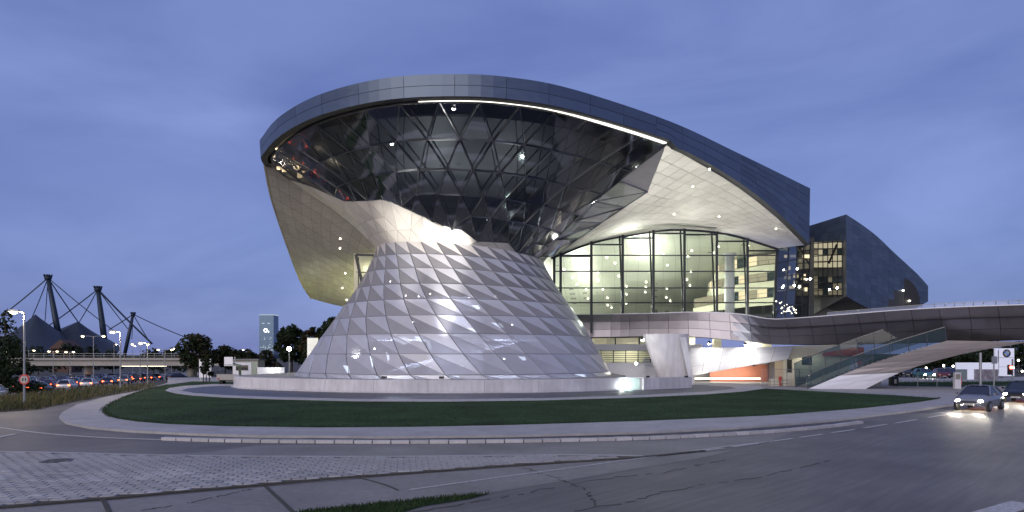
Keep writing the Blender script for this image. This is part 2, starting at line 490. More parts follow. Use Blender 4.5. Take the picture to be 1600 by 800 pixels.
drive = ground_poly('driveway', [(283, 610.5), (292, 607), (320, 604), (420, 600), (900, 599), (1085, 601), (1140, 604), (1150, 607), (1110, 611.5), (1040, 615), (1000, 617), (850, 621.8), (700, 623.6), (560, 623), (430, 620), (350, 617), (305, 614)], 0.154, M['drive'])
# plaza at the foot of the stair, cycle path strip
ground_poly('plaza', [(1195, 605.5), (1265, 606), (1400, 604.5), (1480, 606), (1560, 607), (1640, 605), (1640, 600), (1195, 600)], 0.135, M['concrete_grey'], 0.03)
ground_poly('cycle_path', [(455, 688.5), (490, 682.6), (700, 683), (900, 679.8), (1050, 675.5), (1150, 671), (1260, 663), (1330, 657), (1330, 660), (1200, 674), (1050, 681.5), (900, 686), (700, 689.5)], 0.012, M['asphalt_dark'])
ground_poly('grey_asphalt_lane', [(-300, 706), (0, 706), (120, 708), (240, 711), (330, 706), (400, 696), (560, 694.5), (800, 693), (1000, 689), (1120, 683), (1240, 675), (1200, 690), (1010, 713), (800, 729), (610, 743), (400, 760), (200, 777), (0, 793), (-300, 812)], 0.005, M['asphalt_old'])
ground_poly('grey_concrete_apron', [(-300, 816), (0, 796), (200, 780), (400, 762), (610, 744), (800, 730), (1010, 714.5), (1150, 703), (1090, 716), (900, 748), (760, 771), (640, 782), (540, 791), (450, 803), (380, 860), (-500, 860)], 0.006, M['asphalt_old'])

rc = random.Random(3)
for pts in ([(610, 805), (760, 781), (860, 763), (960, 745), (1040, 737), (1130, 719)], [(900, 800), (1000, 779), (1060, 764), (1200, 742), (1300, 719)], [(820, 731), (905, 760), (930, 790)], [(210, 800), (330, 778), (390, 764)]):
    c = catmull([G(x, y, .012) for x, y in pts], 46); b = MB(); w = .018
    c = [p + Vector((rc.gauss(0, .05), rc.gauss(0, .05), 0)) for p in c]
    for k, (p, q_) in enumerate(zip(c, c[1:])):
        if rc.random() < .25: continue
        b.bar(p, q_, w * rc.uniform(.5, 1.5), .006)
    tag(b.build('road_crack', M['joint'], base=(0, 0, 0)), kind='structure')
# setts between the lane and the joint
TOPE = [(-260, 704), (0, 706), (120, 708), (240, 711), (400, 713), (600, 713.5), (800, 711.5), (900, 711), (1005, 712.5)]
SEAM = [(-260, 811), (0, 792), (100, 784), (200, 775.5), (300, 766.5), (400, 758), (520, 747.5), (610, 741), (700, 734.5), (800, 727), (920, 720), (1007, 713.6)]
pav_bed = ground_poly('paving_field', TOPE + SEAM[::-1], 0.010, M['joint'])
def interp(poly, x):
    for a, b in zip(poly, poly[1:]):
        if a[0] <= x <= b[0]: return a[1] + (b[1] - a[1]) * (x - a[0]) / (b[0] - a[0])
    return None
ang = R(9.0); ca, sa = math.cos(ang), math.sin(ang)
cells = []
BL, BW = 0.36, 0.26
for r in range(-60, 120):
    for c in range(-150, 100):
        u = (c + (0.5 if r % 2 else 0.0)) * BL; v = 14 + r * BW
        x = u * ca - v * sa; y = u * sa + v * ca
        if y < 12.3 or y > 26: continue
        p = to_px((x, y, 0.03))
        t, s = interp(TOPE, p[0]), interp(SEAM, p[0])
        if t is None or s is None or p[1] < t + 1.2 or p[1] > s - 3: continue
        cells.append((x, y, p))
vis = [q for q in cells if -8 < q[2][0] < 1608 and q[2][1] < 806]
vis.sort(key=lambda q: q[1])
near, rest = vis[:285], vis[285:] + [q for q in cells if q not in vis]
def sett_geo(l, w, h):
    b = 0.018; hl, hw = l / 2, w / 2
    vs = [(-hl, -hw, 0), (hl, -hw, 0), (hl, hw, 0), (-hl, hw, 0), (-hl, -hw, h - b), (hl, -hw, h - b), (hl, hw, h - b), (-hl, hw, h - b),
          (-hl + b, -hw + b, h), (hl - b, -hw + b, h), (hl - b, hw - b, h), (-hl + b, hw - b, h)]
    fs = [(0, 1, 5, 4), (1, 2, 6, 5), (2, 3, 7, 6), (3, 0, 4, 7), (4, 5, 9, 8), (5, 6, 10, 9), (6, 7, 11, 10), (7, 4, 8, 11), (8, 9, 10, 11)]
    return vs, fs
sv, sf = sett_geo(BL - 0.014, BW - 0.014, 0.035)
sme = [None] * 4
for k in range(4):
    me = D.meshes.new('paving_block'); me.from_pydata([Vector(v) * (1 - 0.012 * k) if i >= 4 else Vector(v) for i, v in enumerate(sv)], [], sf)
    me.materials.append(M['sett']); sme[k] = me
for (x, y, p) in near:
    o = D.objects.new('paving_block', random.choice(sme)); COL.objects.link(o); o.parent = pav_bed
    o.location = (x, y, 0.006 + random.uniform(-0.004, 0.005)); o.rotation_euler = (random.gauss(0, .012), random.gauss(0, .012), ang + random.gauss(0, .012))
sb = MB()
for (x, y, p) in rest:
    a = ang + random.gauss(0, .01); dz = random.uniform(-0.004, 0.005)
    sb.add([(x + v[0] * math.cos(a) - v[1] * math.sin(a), y + v[0] * math.sin(a) + v[1] * math.cos(a), 0.006 + dz + v[2]) for v in sv], sf)
o = sb.build('paving_block', M['sett'], pav_bed); o['kind'] = 'stuff'

# flush kerb edge above the setts, mossy drain joints
def strip(name, pxs, w, z, m, thick=0.02, n=60, parent=None):
    c = catmull([G(x, y, z) for x, y in pxs], n)
    b = MB()
    for a, q in zip(c, c[1:]): b.bar(a, q + (q - a) * 0.02, w, thick)
    o = b.build(name, m, parent, base=(0, 0, 0) if parent is None else None)
    if parent is None: o['kind'] = 'structure'
    return o
strip('flush_edging', [(p[0], p[1] - 0.2) for p in TOPE], 0.22, 0.012, M['pale_stone'])
strip('drain_joint', SEAM + [(1100, 704)], 0.17, 0.022, M['joint'], 0.03)
strip('cross_joint', [(161, 781), (166, 790), (176, 812)], 0.10, 0.010, M['joint'], n=8)
strip('cross_joint', [(415, 760), (440, 783), (458, 800)], 0.09, 0.010, M['joint'], n=8)
strip('cross_joint', [(560, 746), (600, 757), (622, 766)], 0.05, 0.010, M['joint'], n=8)

# kerb: every stone
kc = catmull([G(x, y, 0) for x, y in [(255, 687.5), (330, 690), (430, 691.6), (560, 692.6), (700, 692.5), (850, 690.5), (1000, 687), (1100, 682.5), (1200, 676.5), (1290, 668.5), (1345, 661.5)]], 46)
kerb = MB()
for a, b in zip(kc, kc[1:]): kerb.bar(a + Vector((0, 0, 0.02)), b + Vector((0, 0, 0.02)), 0.2, 0.05)
kerb = kerb.build('kerb', M['joint'], base=(0, 0, 0)); kerb['kind'] = 'structure'
for a, b in zip(kc, kc[1:]):
    d = (b - a); e = d.normalized() * 0.02; q = MB()
    h = 0.12 + random.uniform(-0.006, 0.006)
    q.bar(a + e + Vector((0, 0, h / 2)), b - e + Vector((0, 0, h / 2)), 0.25, h)
    q.build('kerb_stone', M['kerb'], kerb)

# painted lines
strip('painted_edge_line', [(-60, 660), (0, 668), (60, 676), (150, 683), (262, 687.2)], 0.17, 0.016, M['paint'], 0.008)
strip('painted_stop_line', [(-40, 690), (24, 678)], 0.30, 0.016, M['paint'], 0.008, 4)
strip('painted_lane_line', [(640, 765), (800, 743), (1000, 716), (1130, 698), (1210, 689)], 0.10, 0.016, M['paint'], 0.008)
for x0, y0, x1, y1, w in [(1085, 706, 1130, 700, .16), (1145, 698, 1185, 692.5, .16), (1200, 690.5, 1238, 685, .16), (1250, 683.5, 1285, 678.5, .16), (1300, 676, 1335, 671, .16), (1350, 668.5, 1385, 663, .16), (1400, 661, 1432, 655.5, .16), (1450, 652.5, 1480, 647, .16),
                          (1536, 805, 1600, 786, .5)]:
    strip('painted_dash', [(x0, y0), (x1, y1)], w, 0.016, M['paint'], 0.008, 3)
mh = MB()
c = G(88, 722)
mh.prism([(c.x + 0.45 * math.cos(t * math.pi / 10), c.y + 0.45 * math.sin(t * math.pi / 10)) for t in range(20)], 0.0, 0.052)
for k in range(-3, 4): mh.box((c.x - 0.3, c.y + k * 0.1 - 0.02, 0.05), (c.x + 0.3, c.y + k * 0.1 + 0.02, 0.058))
tag(mh.build('manhole_cover', M['frame_dark']), 'dark round iron manhole cover set in the grey paving blocks', 'manhole cover')

# grass: foreground strip and the unmown verge
def blades(name, poly_px, n, hmin, hmax, m, label, zf=lambda x, y: 0.0):
    b = MB(); k = 0
    xs_ = [p[0] for p in poly_px]; ys_ = [p[1] for p in poly_px]
    def inside(x, y):
        r = False
        for i in range(len(poly_px)):
            x1, y1 = poly_px[i]; x2, y2 = poly_px[i - 1]
            if (y1 > y) != (y2 > y) and x < (x2 - x1) * (y - y1) / (y2 - y1) + x1: r = not r
        return r
    while k < n:
        x, y = random.uniform(min(xs_), max(xs_)), random.uniform(min(ys_), max(ys_))
        if not inside(x, y): continue
        g = G(x, y); g.z = zf(g.x, g.y); h = random.uniform(hmin, hmax); a = random.uniform(0, 6.28); w = 0.008 + h * 0.02
        d = Vector((math.cos(a), math.sin(a), 0)); lean = Vector((random.gauss(0, .3), random.gauss(0, .3), 1)) * h
        b.add([g - d * w, g + d * w, g + lean * 0.6 + d * w * .7, g + lean * 0.6 - d * w * .7, g + lean + Vector((lean.x * .4, lean.y * .4, 0))], [(0, 1, 2, 3), (3, 2, 4)], random.randint(0, 1)); k += 1
    o = b.build(name, m, base=(0, 0, 0)); return tag(o, label, 'grass', kind='stuff')
GP = [(440, 812), (470, 800), (560, 790), (650, 781), (720, 774), (765, 771), (735, 779), (660, 791), (590, 812)]
ground_poly('grass_bed', GP, 0.012, M['lawn'])
blades('grass', GP, 5200, 0.03, 0.10, [M['grass'], M['lawn']], 'thin strip of short worn grass beside the grey concrete apron')
VP = [(-60, 651), (0, 644), (60, 640), (115, 628.5), (200, 613), (248, 605), (240, 600.5), (150, 604), (60, 614), (-60, 630)]
ground_poly('verge', VP, 0.014, M['earth'])
blades('grass', VP, 7000, 0.12, 0.55, [M['grass'], M['dry_grass']], 'long dry unmown grass on the verge beside the highway')
blades('grass', [(163, 643), (180, 625), (262, 602), (700, 628), (1195, 608), (1300, 613), (1466, 622), (1350, 637), (1200, 648), (1000, 656.5), (800, 662.5), (500, 666), (260, 661)], 26000, 0.03, 0.07, [M['lawn'], M['grass']], 'short mown dark green grass on the curved lawn in front of the building', lambda x, y: 0.125)

# ragged tufts along the lawn's outer edge
edge = catmull([G(x, y, .1) for x, y in [(262, 601.5), (230, 609), (195, 621), (170, 634), (163, 643), (182, 653), (260, 661.5), (350, 665), (500, 667), (650, 666), (800, 663), (1000, 657), (1200, 648.5), (1350, 637), (1440, 627), (1468, 622)]], 900)
b = MB(); re_ = random.Random(9)
for p in edge:
    for _ in range(5):
        o_ = p + Vector((re_.gauss(0, .09), re_.gauss(0, .09), .01)); h = re_.uniform(.04, .12); a = re_.uniform(0, 6.28); d = Vector((math.cos(a), math.sin(a), 0)) * .02
        b.add([o_ - d, o_ + d, o_ + Vector((re_.gauss(0, .05), re_.gauss(0, .05), h))], [(0, 1, 2)], re_.randint(0, 1))
tag(b.build('grass', [M['lawn'], M['grass']], base=(0, 0, 0)), 'ragged tufts of grass along the outer edge of the lawn', 'grass', kind='stuff')

# ---------------------------------------------------------------- the exhibition building
BC = Vector((-6.4, 77.2, 0))
bld = empty('exhibition_building', BC, 'futuristic steel and glass exhibition hall with a twisted double cone and sweeping overhanging roof', 'building')

# podium: pale concrete wall round the foot of the cone
pod_f = catmull([G(x, y) for x, y in [(375, 603.5), (366.5, 605.5), (373, 608.3), (395, 610.2), (450, 612.6), (530, 615), (620, 616.4), (712, 616.8), (800, 616.2), (885, 614.6), (966, 612)]], 40)
pb = [tuple(p.xy) for p in pod_f] + [(12, 72), (12, 96), (-20, 98), (-26.5, 90)]
q = MB().prism(pb, 0, 1.2); podium = q.build('podium', M['concrete_grey'], bld)
idx = [0, 2, 5, 9, 13, 17, 21, 25, 29, 33, 37, 40]
for a, b in zip(idx, idx[1:]):
    pts = pod_f[a:b + 1]; q = MB(); n = len(pts)
    nr = []
    for i in range(n):
        t = (pts[min(i + 1, n - 1)] - pts[max(i - 1, 0)]).normalized(); nr.append(Vector((t.y, -t.x, 0)))
    if a > 0: pts[0] = pts[0] + (pts[1] - pts[0]).normalized() * 0.02
    for i in range(n):
        for off, z in ((0.10, 0.0), (0.08, 1.22), (-0.35, 1.24)): q.v.append(pts[i] + nr[i] * off + Vector((0, 0, z)))
    for i in range(n - 1):
        for k in range(2): q.f.append((3 * i + k, 3 * i + 3 + k, 3 * i + 4 + k, 3 * i + 1 + k)); q.m.append(0)
    for i in (0, 3 * (n - 1)): q.f.append((i, i + 1, i + 2)); q.m.append(0)
    q.build('wall_segment', M['concrete'], podium)
q = MB()
for a, b in zip(pod_f, pod_f[1:]): q.bar(a + Vector((0, -0.45, 0.17)), b + Vector((0, -0.45, 0.17)), 0.35, 0.14)
q.build('plinth_kerb', M['concrete'], podium)

# lower cone ------------------------------------------------------
PROF = [(0.3, 17.95), (0.53, 17.8), (1.9, 16.9), (4.07, 15.6), (6.6, 14.0), (8.9, 12.3), (11.07, 10.7), (13.2, 9.6), (14.3, 9.1), (15.2, 8.9)]
def cone_r(z):
    for a, b in zip(PROF, PROF[1:]):
        if z <= b[0]: return a[1] + (b[1] - a[1]) * (z - a[0]) / (b[0] - a[0])
    return PROF[-1][1]
def cone_p(phi, z, dr=0.0):
    # the waist ring leans: high on the left, low on the right
    t = max(0.0, (z - 8.0) / 6.3)
    zz = z + t * (-0.75 * math.cos(phi))
    r = cone_r(z) + dr
    cx = BC.x + 0.7 * min(1, z / 12.0); cy = BC.y - 1.2 * max(0, (z - 6) / 8)
    return Vector((cx + r * math.cos(phi), cy + r * math.sin(phi), zz))
NC = 34
RZ = [0.55, 1.55, 3.4, 5.25, 7.0, 8.6, 10.1, 11.65, 13.05, 14.3]
tw = 0.52 * 2 * math.pi / NC
def node(c, r): return cone_p(2 * math.pi * c / NC + r * -tw + 0.03, RZ[r])
edges = []; tris = []
for r in range(len(RZ) - 1):
    for c in range(NC):
        Dn, Cn, A, B = node(c, r), node(c + 1, r), node(c, r + 1), node(c + 1, r + 1)
        edges += [(A, B), (A, Dn), (A, Cn)]
        tris.append(((A, B, Cn), True, r)); tris.append(((A, Cn, Dn), False, r))
for c in range(NC): edges.append((node(c, 0), node(c + 1, 0)))
q = MB()
for a, b in edges: q.bar(a, b, 0.05, 0.10)
lower = q.build('lower_cone', M['lattice'], bld)
def facing(t):
    a, b, c = t; n = (b - a).cross(c - a); m = (a + b + c) / 3
    out = m - Vector((BC.x, BC.y, m.z))
    if n.dot(out) < 0: n = -n
    return n.normalized().dot((Vector((0, 0, H)) - m).normalized())
scored = sorted(tris, key=lambda t: -(facing(t[0]) * ((t[0][1] - t[0][0]).cross(t[0][2] - t[0][0])).length))
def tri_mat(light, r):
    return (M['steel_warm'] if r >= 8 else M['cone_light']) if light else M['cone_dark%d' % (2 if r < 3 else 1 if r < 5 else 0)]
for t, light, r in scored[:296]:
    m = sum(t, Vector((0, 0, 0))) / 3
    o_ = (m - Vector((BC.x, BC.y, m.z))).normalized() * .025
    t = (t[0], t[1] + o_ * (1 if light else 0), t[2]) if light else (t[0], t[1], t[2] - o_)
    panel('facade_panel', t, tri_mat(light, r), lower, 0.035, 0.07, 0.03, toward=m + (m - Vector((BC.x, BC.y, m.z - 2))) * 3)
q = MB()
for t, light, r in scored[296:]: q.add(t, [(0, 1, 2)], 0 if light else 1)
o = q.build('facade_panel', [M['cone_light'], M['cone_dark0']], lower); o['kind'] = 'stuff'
# what shows through the lower cone: two ring floors, inner stair, skewed glowing patches
for z, rr in ((5.2, 11.5), (9.6, 8.6)):
    q = MB(); q.prism([(BC.x + rr * math.cos(k * math.pi / 20), BC.y + rr * math.sin(k * math.pi / 20)) for k in range(40)], z - 0.35, z)
    q.build('ring_floor', M['white'], bld)
q = MB(); q.tube([(BC.x, BC.y, 0.5), (BC.x, BC.y, 14)], 3.2, 24); q.build('core', M['white'], bld)
q = MB()
for k in range(26):
    a = R(200 + k * 6); q.box((BC.x + 7 * math.cos(a) - .8, BC.y + 7 * math.sin(a) - .3, 1.2 + k * .16), (BC.x + 7 * math.cos(a) + .8, BC.y + 7 * math.sin(a) + .3, 1.36 + k * .16))
q.build('spiral_stair', M['white'], bld)
for px, py, Y, w, h in [(622, 533, 66, 1.6, .7), (655, 530, 66, 1.0, .5), (700, 522, 66, 1.5, .4), (735, 517, 65, .9, .6), (775, 508, 66, 1.0, .5), (668, 538, 65, .5, 1.2), (700, 588, 64, 1.8, .5), (580, 565, 67, .3, 1.2), (605, 557, 66, .3, .9), (760, 540, 66, .6, .35), (540, 577, 68, .5, .8), (815, 560, 66, .7, .4), (900, 587, 67, 1.6, .35), (690, 470, 68, 1.0, .3), (742, 480, 67, .7, .4)]:
    c = P(px, py, Y); q = MB(); k_ = random.uniform(.2, .8) * w; d_ = random.uniform(.5, 1) * h
    vs_ = [(-w / 2, h / 2), (w / 2, h / 2 - random.uniform(0, .3) * h), (w / 2 + k_ * .4, -d_ / 2), (k_ * .5, -h / 2)]
    q.add([(c.x + a, c.y + dy, c.z + b) for dy in (-.05, .05) for a, b in vs_], [(3, 2, 1, 0), (4, 5, 6, 7), (0, 1, 5, 4), (1, 2, 6, 5), (2, 3, 7, 6), (3, 0, 4, 7)])
    q.build('glow_patch', glow('inner_glow', (0.80, 0.90, 1.0), random.uniform(1.6, 3.6)), bld)
for px, py, Y in [(733, 464, 66), (634, 462, 67), (654, 463, 67), (672, 459, 67), (774, 463, 67), (610, 440, 70), (788, 560, 63), (645, 503, 66), (800, 508, 66), (585, 545, 66)]:
    c = P(px, py, Y); q = MB().ball(c, 0.085, 8, 5); q.build('spotlight', M['lamp_white'], bld)
lamp('cone_lamp', 'POINT', (BC.x - 5, BC.y - 9.5, 3.2), 1500, (0.80, 0.88, 1.0), bld, 0.5)
lamp('cone_lamp', 'POINT', (BC.x + 6, BC.y - 8.5, 3.0), 1200, (0.80, 0.88, 1.0), bld, 0.5)
lamp('cone_lamp', 'POINT', (BC.x, BC.y - 6.5, 7.8), 800, (0.85, 0.9, 1.0), bld, 0.5)

# roof edge ---------------------------------------------------------
RE = [(-22, 112), (-26, 98), (-28.2, 86), (-27.6, 75.4), (-25.7, 71), (-22, 65.4), (-16.9, 60.3), (-10.8, 56.9), (-5, 56), (0, 56.7), (5.6, 59.4), (15.8, 67.5), (25.3, 77.3), (33.5, 86), (41, 94)]
re_c = catmull([Vector((x, y, 0)) for x, y in RE], 120)
def edge_zb(x, y):
    if y > 94 and x < 0: return 23.0
    if x <= 15.8: return 24.55
    t = min(1, (x - 15.8) / 25.2)
    return 24.1 - 0.9 * t - 4.6 * t ** 2.2
ZT = 26.35
RCc = Vector((-6, 80, 0))
def inward(p):
    return (Vector((RCc.x + max(0, p.x) * 0.9, max(RCc.y, p.y + 4) if p.x > 10 else RCc.y, 0)) - Vector((p.x, p.y, 0))).normalized()
# fascia surface leans in slightly towards its lower edge and turns under
g_out = []
for p in re_c:
    zb = edge_zb(p.x, p.y); ii = inward(p)
    g_out.append((Vector((p.x, p.y, ZT)), Vector((p.x, p.y, ZT)) + ii * 0.05 + Vector((0, 0, -(ZT - zb) * 0.5)), Vector((p.x, p.y, zb)) + ii * 0.12, Vector((p.x, p.y, zb - 0.02)) + ii * 0.75))
fas_g = [[g[k] for g in g_out] for k in range(4)]
fascia = sheet('roof_fascia', fas_g, M['backing'], bld, smooth=False)
step = 4
front = [i for i in range(0, 121, step)]
for a, b in zip(front, front[1:]):
    pa, pb_ = g_out[a], g_out[b]
    right = re_c[a].x > 24
    nr = 6 if right else (3 if re_c[a].x > 12 else 2)
    for k in range(nr):
        ids = range(a, b + 1)
        curved_panel('fascia_panel', [g_out[i][0].lerp(g_out[i][2], k / nr) for i in ids], [g_out[i][0].lerp(g_out[i][2], (k + 1) / nr) for i in ids],
                     M['steel_dark'] if right else M['fascia'], fascia, 0.02, 0.05, [-inward(re_c[i]) for i in ids])
q = MB()
roof_poly = [tuple(p.xy) for p in re_c] + [(41.2, 97), (38, 128), (-18, 128)]
q.prism(roof_poly, ZT - 0.25, ZT + 0.02); q.build('roof', M['steel_dark'], bld)
# return of the roof on the right, seen only from the side
q = MB(); e0 = g_out[-1]
q.add([e0[0], e0[2], Vector((44, 112, 19)), Vector((44, 112, ZT))], [(0, 1, 2, 3)]); q.build('roof_return', M['steel_dark'], bld)
# lit cove under the fascia
q = MB()
for i in range(42, 120):
    if re_c[i].x > 15.4: break
    if re_c[i].x < -8: continue
    a, b = g_out[i], g_out[i + 1]
    w = 0.015 + 0.38 * max(0, min(1, (re_c[i].x - 2) / 7))
    q.bar(a[3] + Vector((0, 0, -0.09)), b[3] + Vector((0, 0, -0.09)), w, 0.08)
q.build('light_strip', M['strip'], fascia)

# upper cone ----------------------------------------------------------
def ray_edge(phi, inset=1.05, z=None):
    c = Vector((BC.x + 0.4, BC.y, 0)); d = Vector((math.cos(phi), math.sin(phi), 0)); best = None
    for i in range(len(re_c) - 1):
        a, b = re_c[i], re_c[i + 1]; e = b - a
        den = d.x * e.y - d.y * e.x
        if abs(den) < 1e-9: continue
        t = ((a.x - c.x) * e.y - (a.y - c.y) * e.x) / den
        s = ((a.x - c.x) * d.y - (a.y - c.y) * d.x) / den
        if t > 0 and -1e-6 <= s <= 1 + 1e-6: best = t; break
    if best is None: best = 28
    p = c + d * (best - inset)
    zz = edge_zb(p.x, p.y) - 0.05
    return Vector((p.x, p.y, zz))
def upper_p(phi, v, push=0.0):
    T = ray_edge(phi); W = cone_p(phi, 14.3)
    p = T.lerp(W, v)
    out = Vector((math.cos(phi), math.sin(phi), 0.0))
    sag = math.sin(math.pi * v) * (-0.9)
    p = p + out * (sag - push) + Vector((0, 0, push * 0.5))
    return p
PH0, PH1 = R(172), R(338)
NU = 17
VR = [0.0, 0.22, 0.42, 0.60, 0.76, 0.89, 1.0]
BOUND = [(300, 262), (415, 264), (445, 277), (480, 288), (510, 300), (543, 315), (605, 311), (650, 333), (708, 360), (727, 357), (747, 377), (797, 379), (812, 404), (852, 420), (1200, 420)]
def up_node(i, r, push=0.0):
    f = (i + 0.5 * r) / NU
    f = min(1.0, max(0.0, f))
    ph = PH0 + (PH1 - PH0) * f; v = VR[r]
    if 0 < r < len(VR) - 1:                      # nodes close to the steel border sit on it
        best = None
        for k in range(-10, 11):
            vv = v + k * 0.0125
            c = to_px(upper_p(ph, vv)); y = interp(BOUND, c[0])
            if y is not None and (best is None or abs(c[1] - y) < best[0]): best = (abs(c[1] - y), vv)
        if best and best[0] < 3: v = best[1]
    return upper_p(ph, v, push)
up_tris = []
for r in range(len(VR) - 1):
    for i in range(-4, NU + 1):
        up_tris.append((up_node(i, r), up_node(i + 1, r), up_node(i, r + 1)))
        up_tris.append((up_node(i + 1, r), up_node(i + 1, r + 1), up_node(i, r + 1)))
up_tris = [t for t in up_tris if ((t[1] - t[0]).cross(t[2] - t[0])).length > 0.08]
gl, mt = [], []
for t in up_tris:
    c = to_px(sum(t, Vector((0, 0, 0))) / 3)
    y = interp(BOUND, c[0])
    (gl if (y is None or c[1] < y) else mt).append(t)
def lattice(tri_list, w, d, push=None):
    b = MB(); seen = set()
    for t in tri_list:
        for a, c in ((0, 1), (1, 2), (2, 0)):
            k = tuple(sorted([tuple(round(x, 2) for x in t[a]), tuple(round(x, 2) for x in t[c])]))
            if k in seen: continue
            seen.add(k); b.bar(t[a], t[c], w, d)
    return b
upper = lattice(gl, 0.09, 0.22).build('upper_cone', M['frame'], bld)
for t in gl:
    m = sum(t, Vector((0, 0, 0))) / 3
    # every pane sits a little out of true, as real facets do
    tt = [p + Vector((random.gauss(0, .04), random.gauss(0, .04), random.gauss(0, .04))) for p in t]
    panel('glass_pane', tt, M['glass_dark'], upper, 0.07, 0.12, 0.03)
for t in mt: panel('steel_panel', t, M['steel_warm'], upper, 0.03, 0.10, 0.06)
q = MB()
for t in mt: q.add(t, [(0, 1, 2)])
q.build('panel_backing', M['backing_pale'], upper)
# inner space frame and dark lining behind the glass
inner = []
for r in range(len(VR) - 1):
    for i in range(NU + 1):
        inner.append((up_node(i, r, 1.5), up_node(i, r + 1, 1.5))); inner.append((up_node(i + 1, r, 1.5), up_node(i, r + 1, 1.5)))
q = MB()
for a, b in inner: q.bar(a, b, 0.09, 0.09)
q.build('space_frame', M['frame_dark'], bld)
q = MB(); NB = 20
for k in range(NB):
    for (p0, p1) in ((PH1 + (PH0 + 2 * math.pi - PH1) * k / NB, PH1 + (PH0 + 2 * math.pi - PH1) * (k + 1) / NB),):
        def back(ph, top):
            w = cone_p(ph, 14.3)
            if not top: return w
            return Vector((BC.x + 19 * math.cos(ph), BC.y + 19 * math.sin(ph), 24.2))
        q.add([back(p0, 1), back(p1, 1), back(p1, 0), back(p0, 0)], [(0, 1, 2, 3)])
q.prism([(BC.x + 19 * math.cos(k * math.pi / 20), BC.y + 17 * math.sin(k * math.pi / 20)) for k in range(40)], 24.4, 24.6)
q.build('inner_lining', M['lining'], bld)

lamp('upper_lamp', 'POINT', (BC.x - 2, BC.y - 1, 19.5), 1500, (.92, .97, 1.0), bld, .6)
lamp('upper_lamp', 'POINT', (BC.x + 6, BC.y + 1, 19.0), 900, (.92, .97, 1.0), bld, .6)
# facet strip on the right shoulder of the glass
L1 = [upper_p(PH1, v) for v in (0.30, 0.48, 0.66, 0.83, 1.0)]
L2 = [P(1012, 300, 71.5), P(975, 324, 72.5), P(940, 348, 73.5), P(905, 372, 74.8), P(868, 399, 76)]
sh = []
for i in range(4): sh += [(L1[i], L2[i], L1[i + 1]), (L2[i], L2[i + 1], L1[i + 1])]
shoulder = lattice(sh, 0.07, 0.1).build('glass_shoulder', M['lattice'], bld)
for t in sh:
    tt = [p + Vector((random.gauss(0, .06), random.gauss(0, .06), random.gauss(0, .06))) for p in t]
    panel('glass_pane', tt, M['glass_dark'], shoulder, 0.04, 0.05, 0.03)
q = MB()
top = ray_edge(PH1)
q.add([top, L2[0], L1[0]], [(0, 1, 2)]); q.build('shoulder_facet', M['steel'], shoulder)

# soffit on the right: from the roof edge down to the curtain wall
def re_at_px(px):
    best = min(g_out[60:], key=lambda g: abs(to_px(g[3])[0] - px)); return best[3]
row0 = [Vector(ray_edge(PH1)) + Vector((0.0, 0.2, 0.02))] + [re_at_px(x) + Vector((0, 0, -0.02)) for x in (1098, 1148, 1190, 1226, 1258)]
CT = [P(862, 402, 80), P(925, 378, 84), P(1000, 364, 87), P(1060, 358, 88), P(1140, 366, 89), P(1216, 388.5, 90)]
rows = [row0]
for t, sagv in ((0.33, -0.5), (0.66, -0.6)):
    r = []
    for a, b in zip(row0, CT):
        pa, pb2 = to_px(a), to_px(b)
        p = P(pa[0] + (pb2[0] - pa[0]) * t, pa[1] + (pb2[1] - pa[1]) * t, a.y + (b.y - a.y) * (t ** 0.85))
        r.append(p)
    rows.append(r)
rows.append(CT)
# tuck the left margin behind the glass shoulder
for j in (1, 2): rows[j][0] = rows[j][0] + Vector((-1.2, 1.6, 0.2))
sg = grid_surface(rows, 22, 10)
soffit = sheet('soffit', sg, M['backing_pale'], bld)
panelise('soffit_panel', sg, M['steel'], soffit, 0.03, 0.09, 0.06)
for px, py, Y in [(1211, 357, 90), (1122, 337, 82), (1055, 336, 80), (990, 352, 80), (1087, 291, 75), (1115, 262, 73)]:
    i = min(((a - px) ** 2 + (b - py) ** 2, p) for p in [s for r in sg for s in r] for a, b in [to_px(p)])[1]
    q = MB(); q.tube([i + Vector((0, -0.02, -0.13)), i + Vector((0, -0.02, 0.02))], 0.10, 10); q.build('downlight', M['down'], soffit)

# metal belly on the left
BR = [[(412, 250, 76.5), (470, 280, 78.2), (550, 330, 79.2), (622, 388, 79.5)],
      [(424, 310, 79), (475, 335, 80), (540, 368, 80.5), (606, 402, 80.5)],
      [(449, 385, 83), (490, 395, 83), (532, 408, 83), (590, 424, 83)],
      [(470, 440, 87), (498, 442, 88), (530, 444, 88), (564, 455, 87)],
      [(486, 466, 90), (504, 471.5, 92), (526, 477, 93), (549, 481.5, 93)]]
bg = grid_surface([[P(*p) for p in r] for r in BR], 12, 14)
belly = sheet('belly', bg, M['backing_pale'], bld)
panelise('belly_panel', bg, M['steel_belly'], belly, 0.025, 0.03, 0.04)
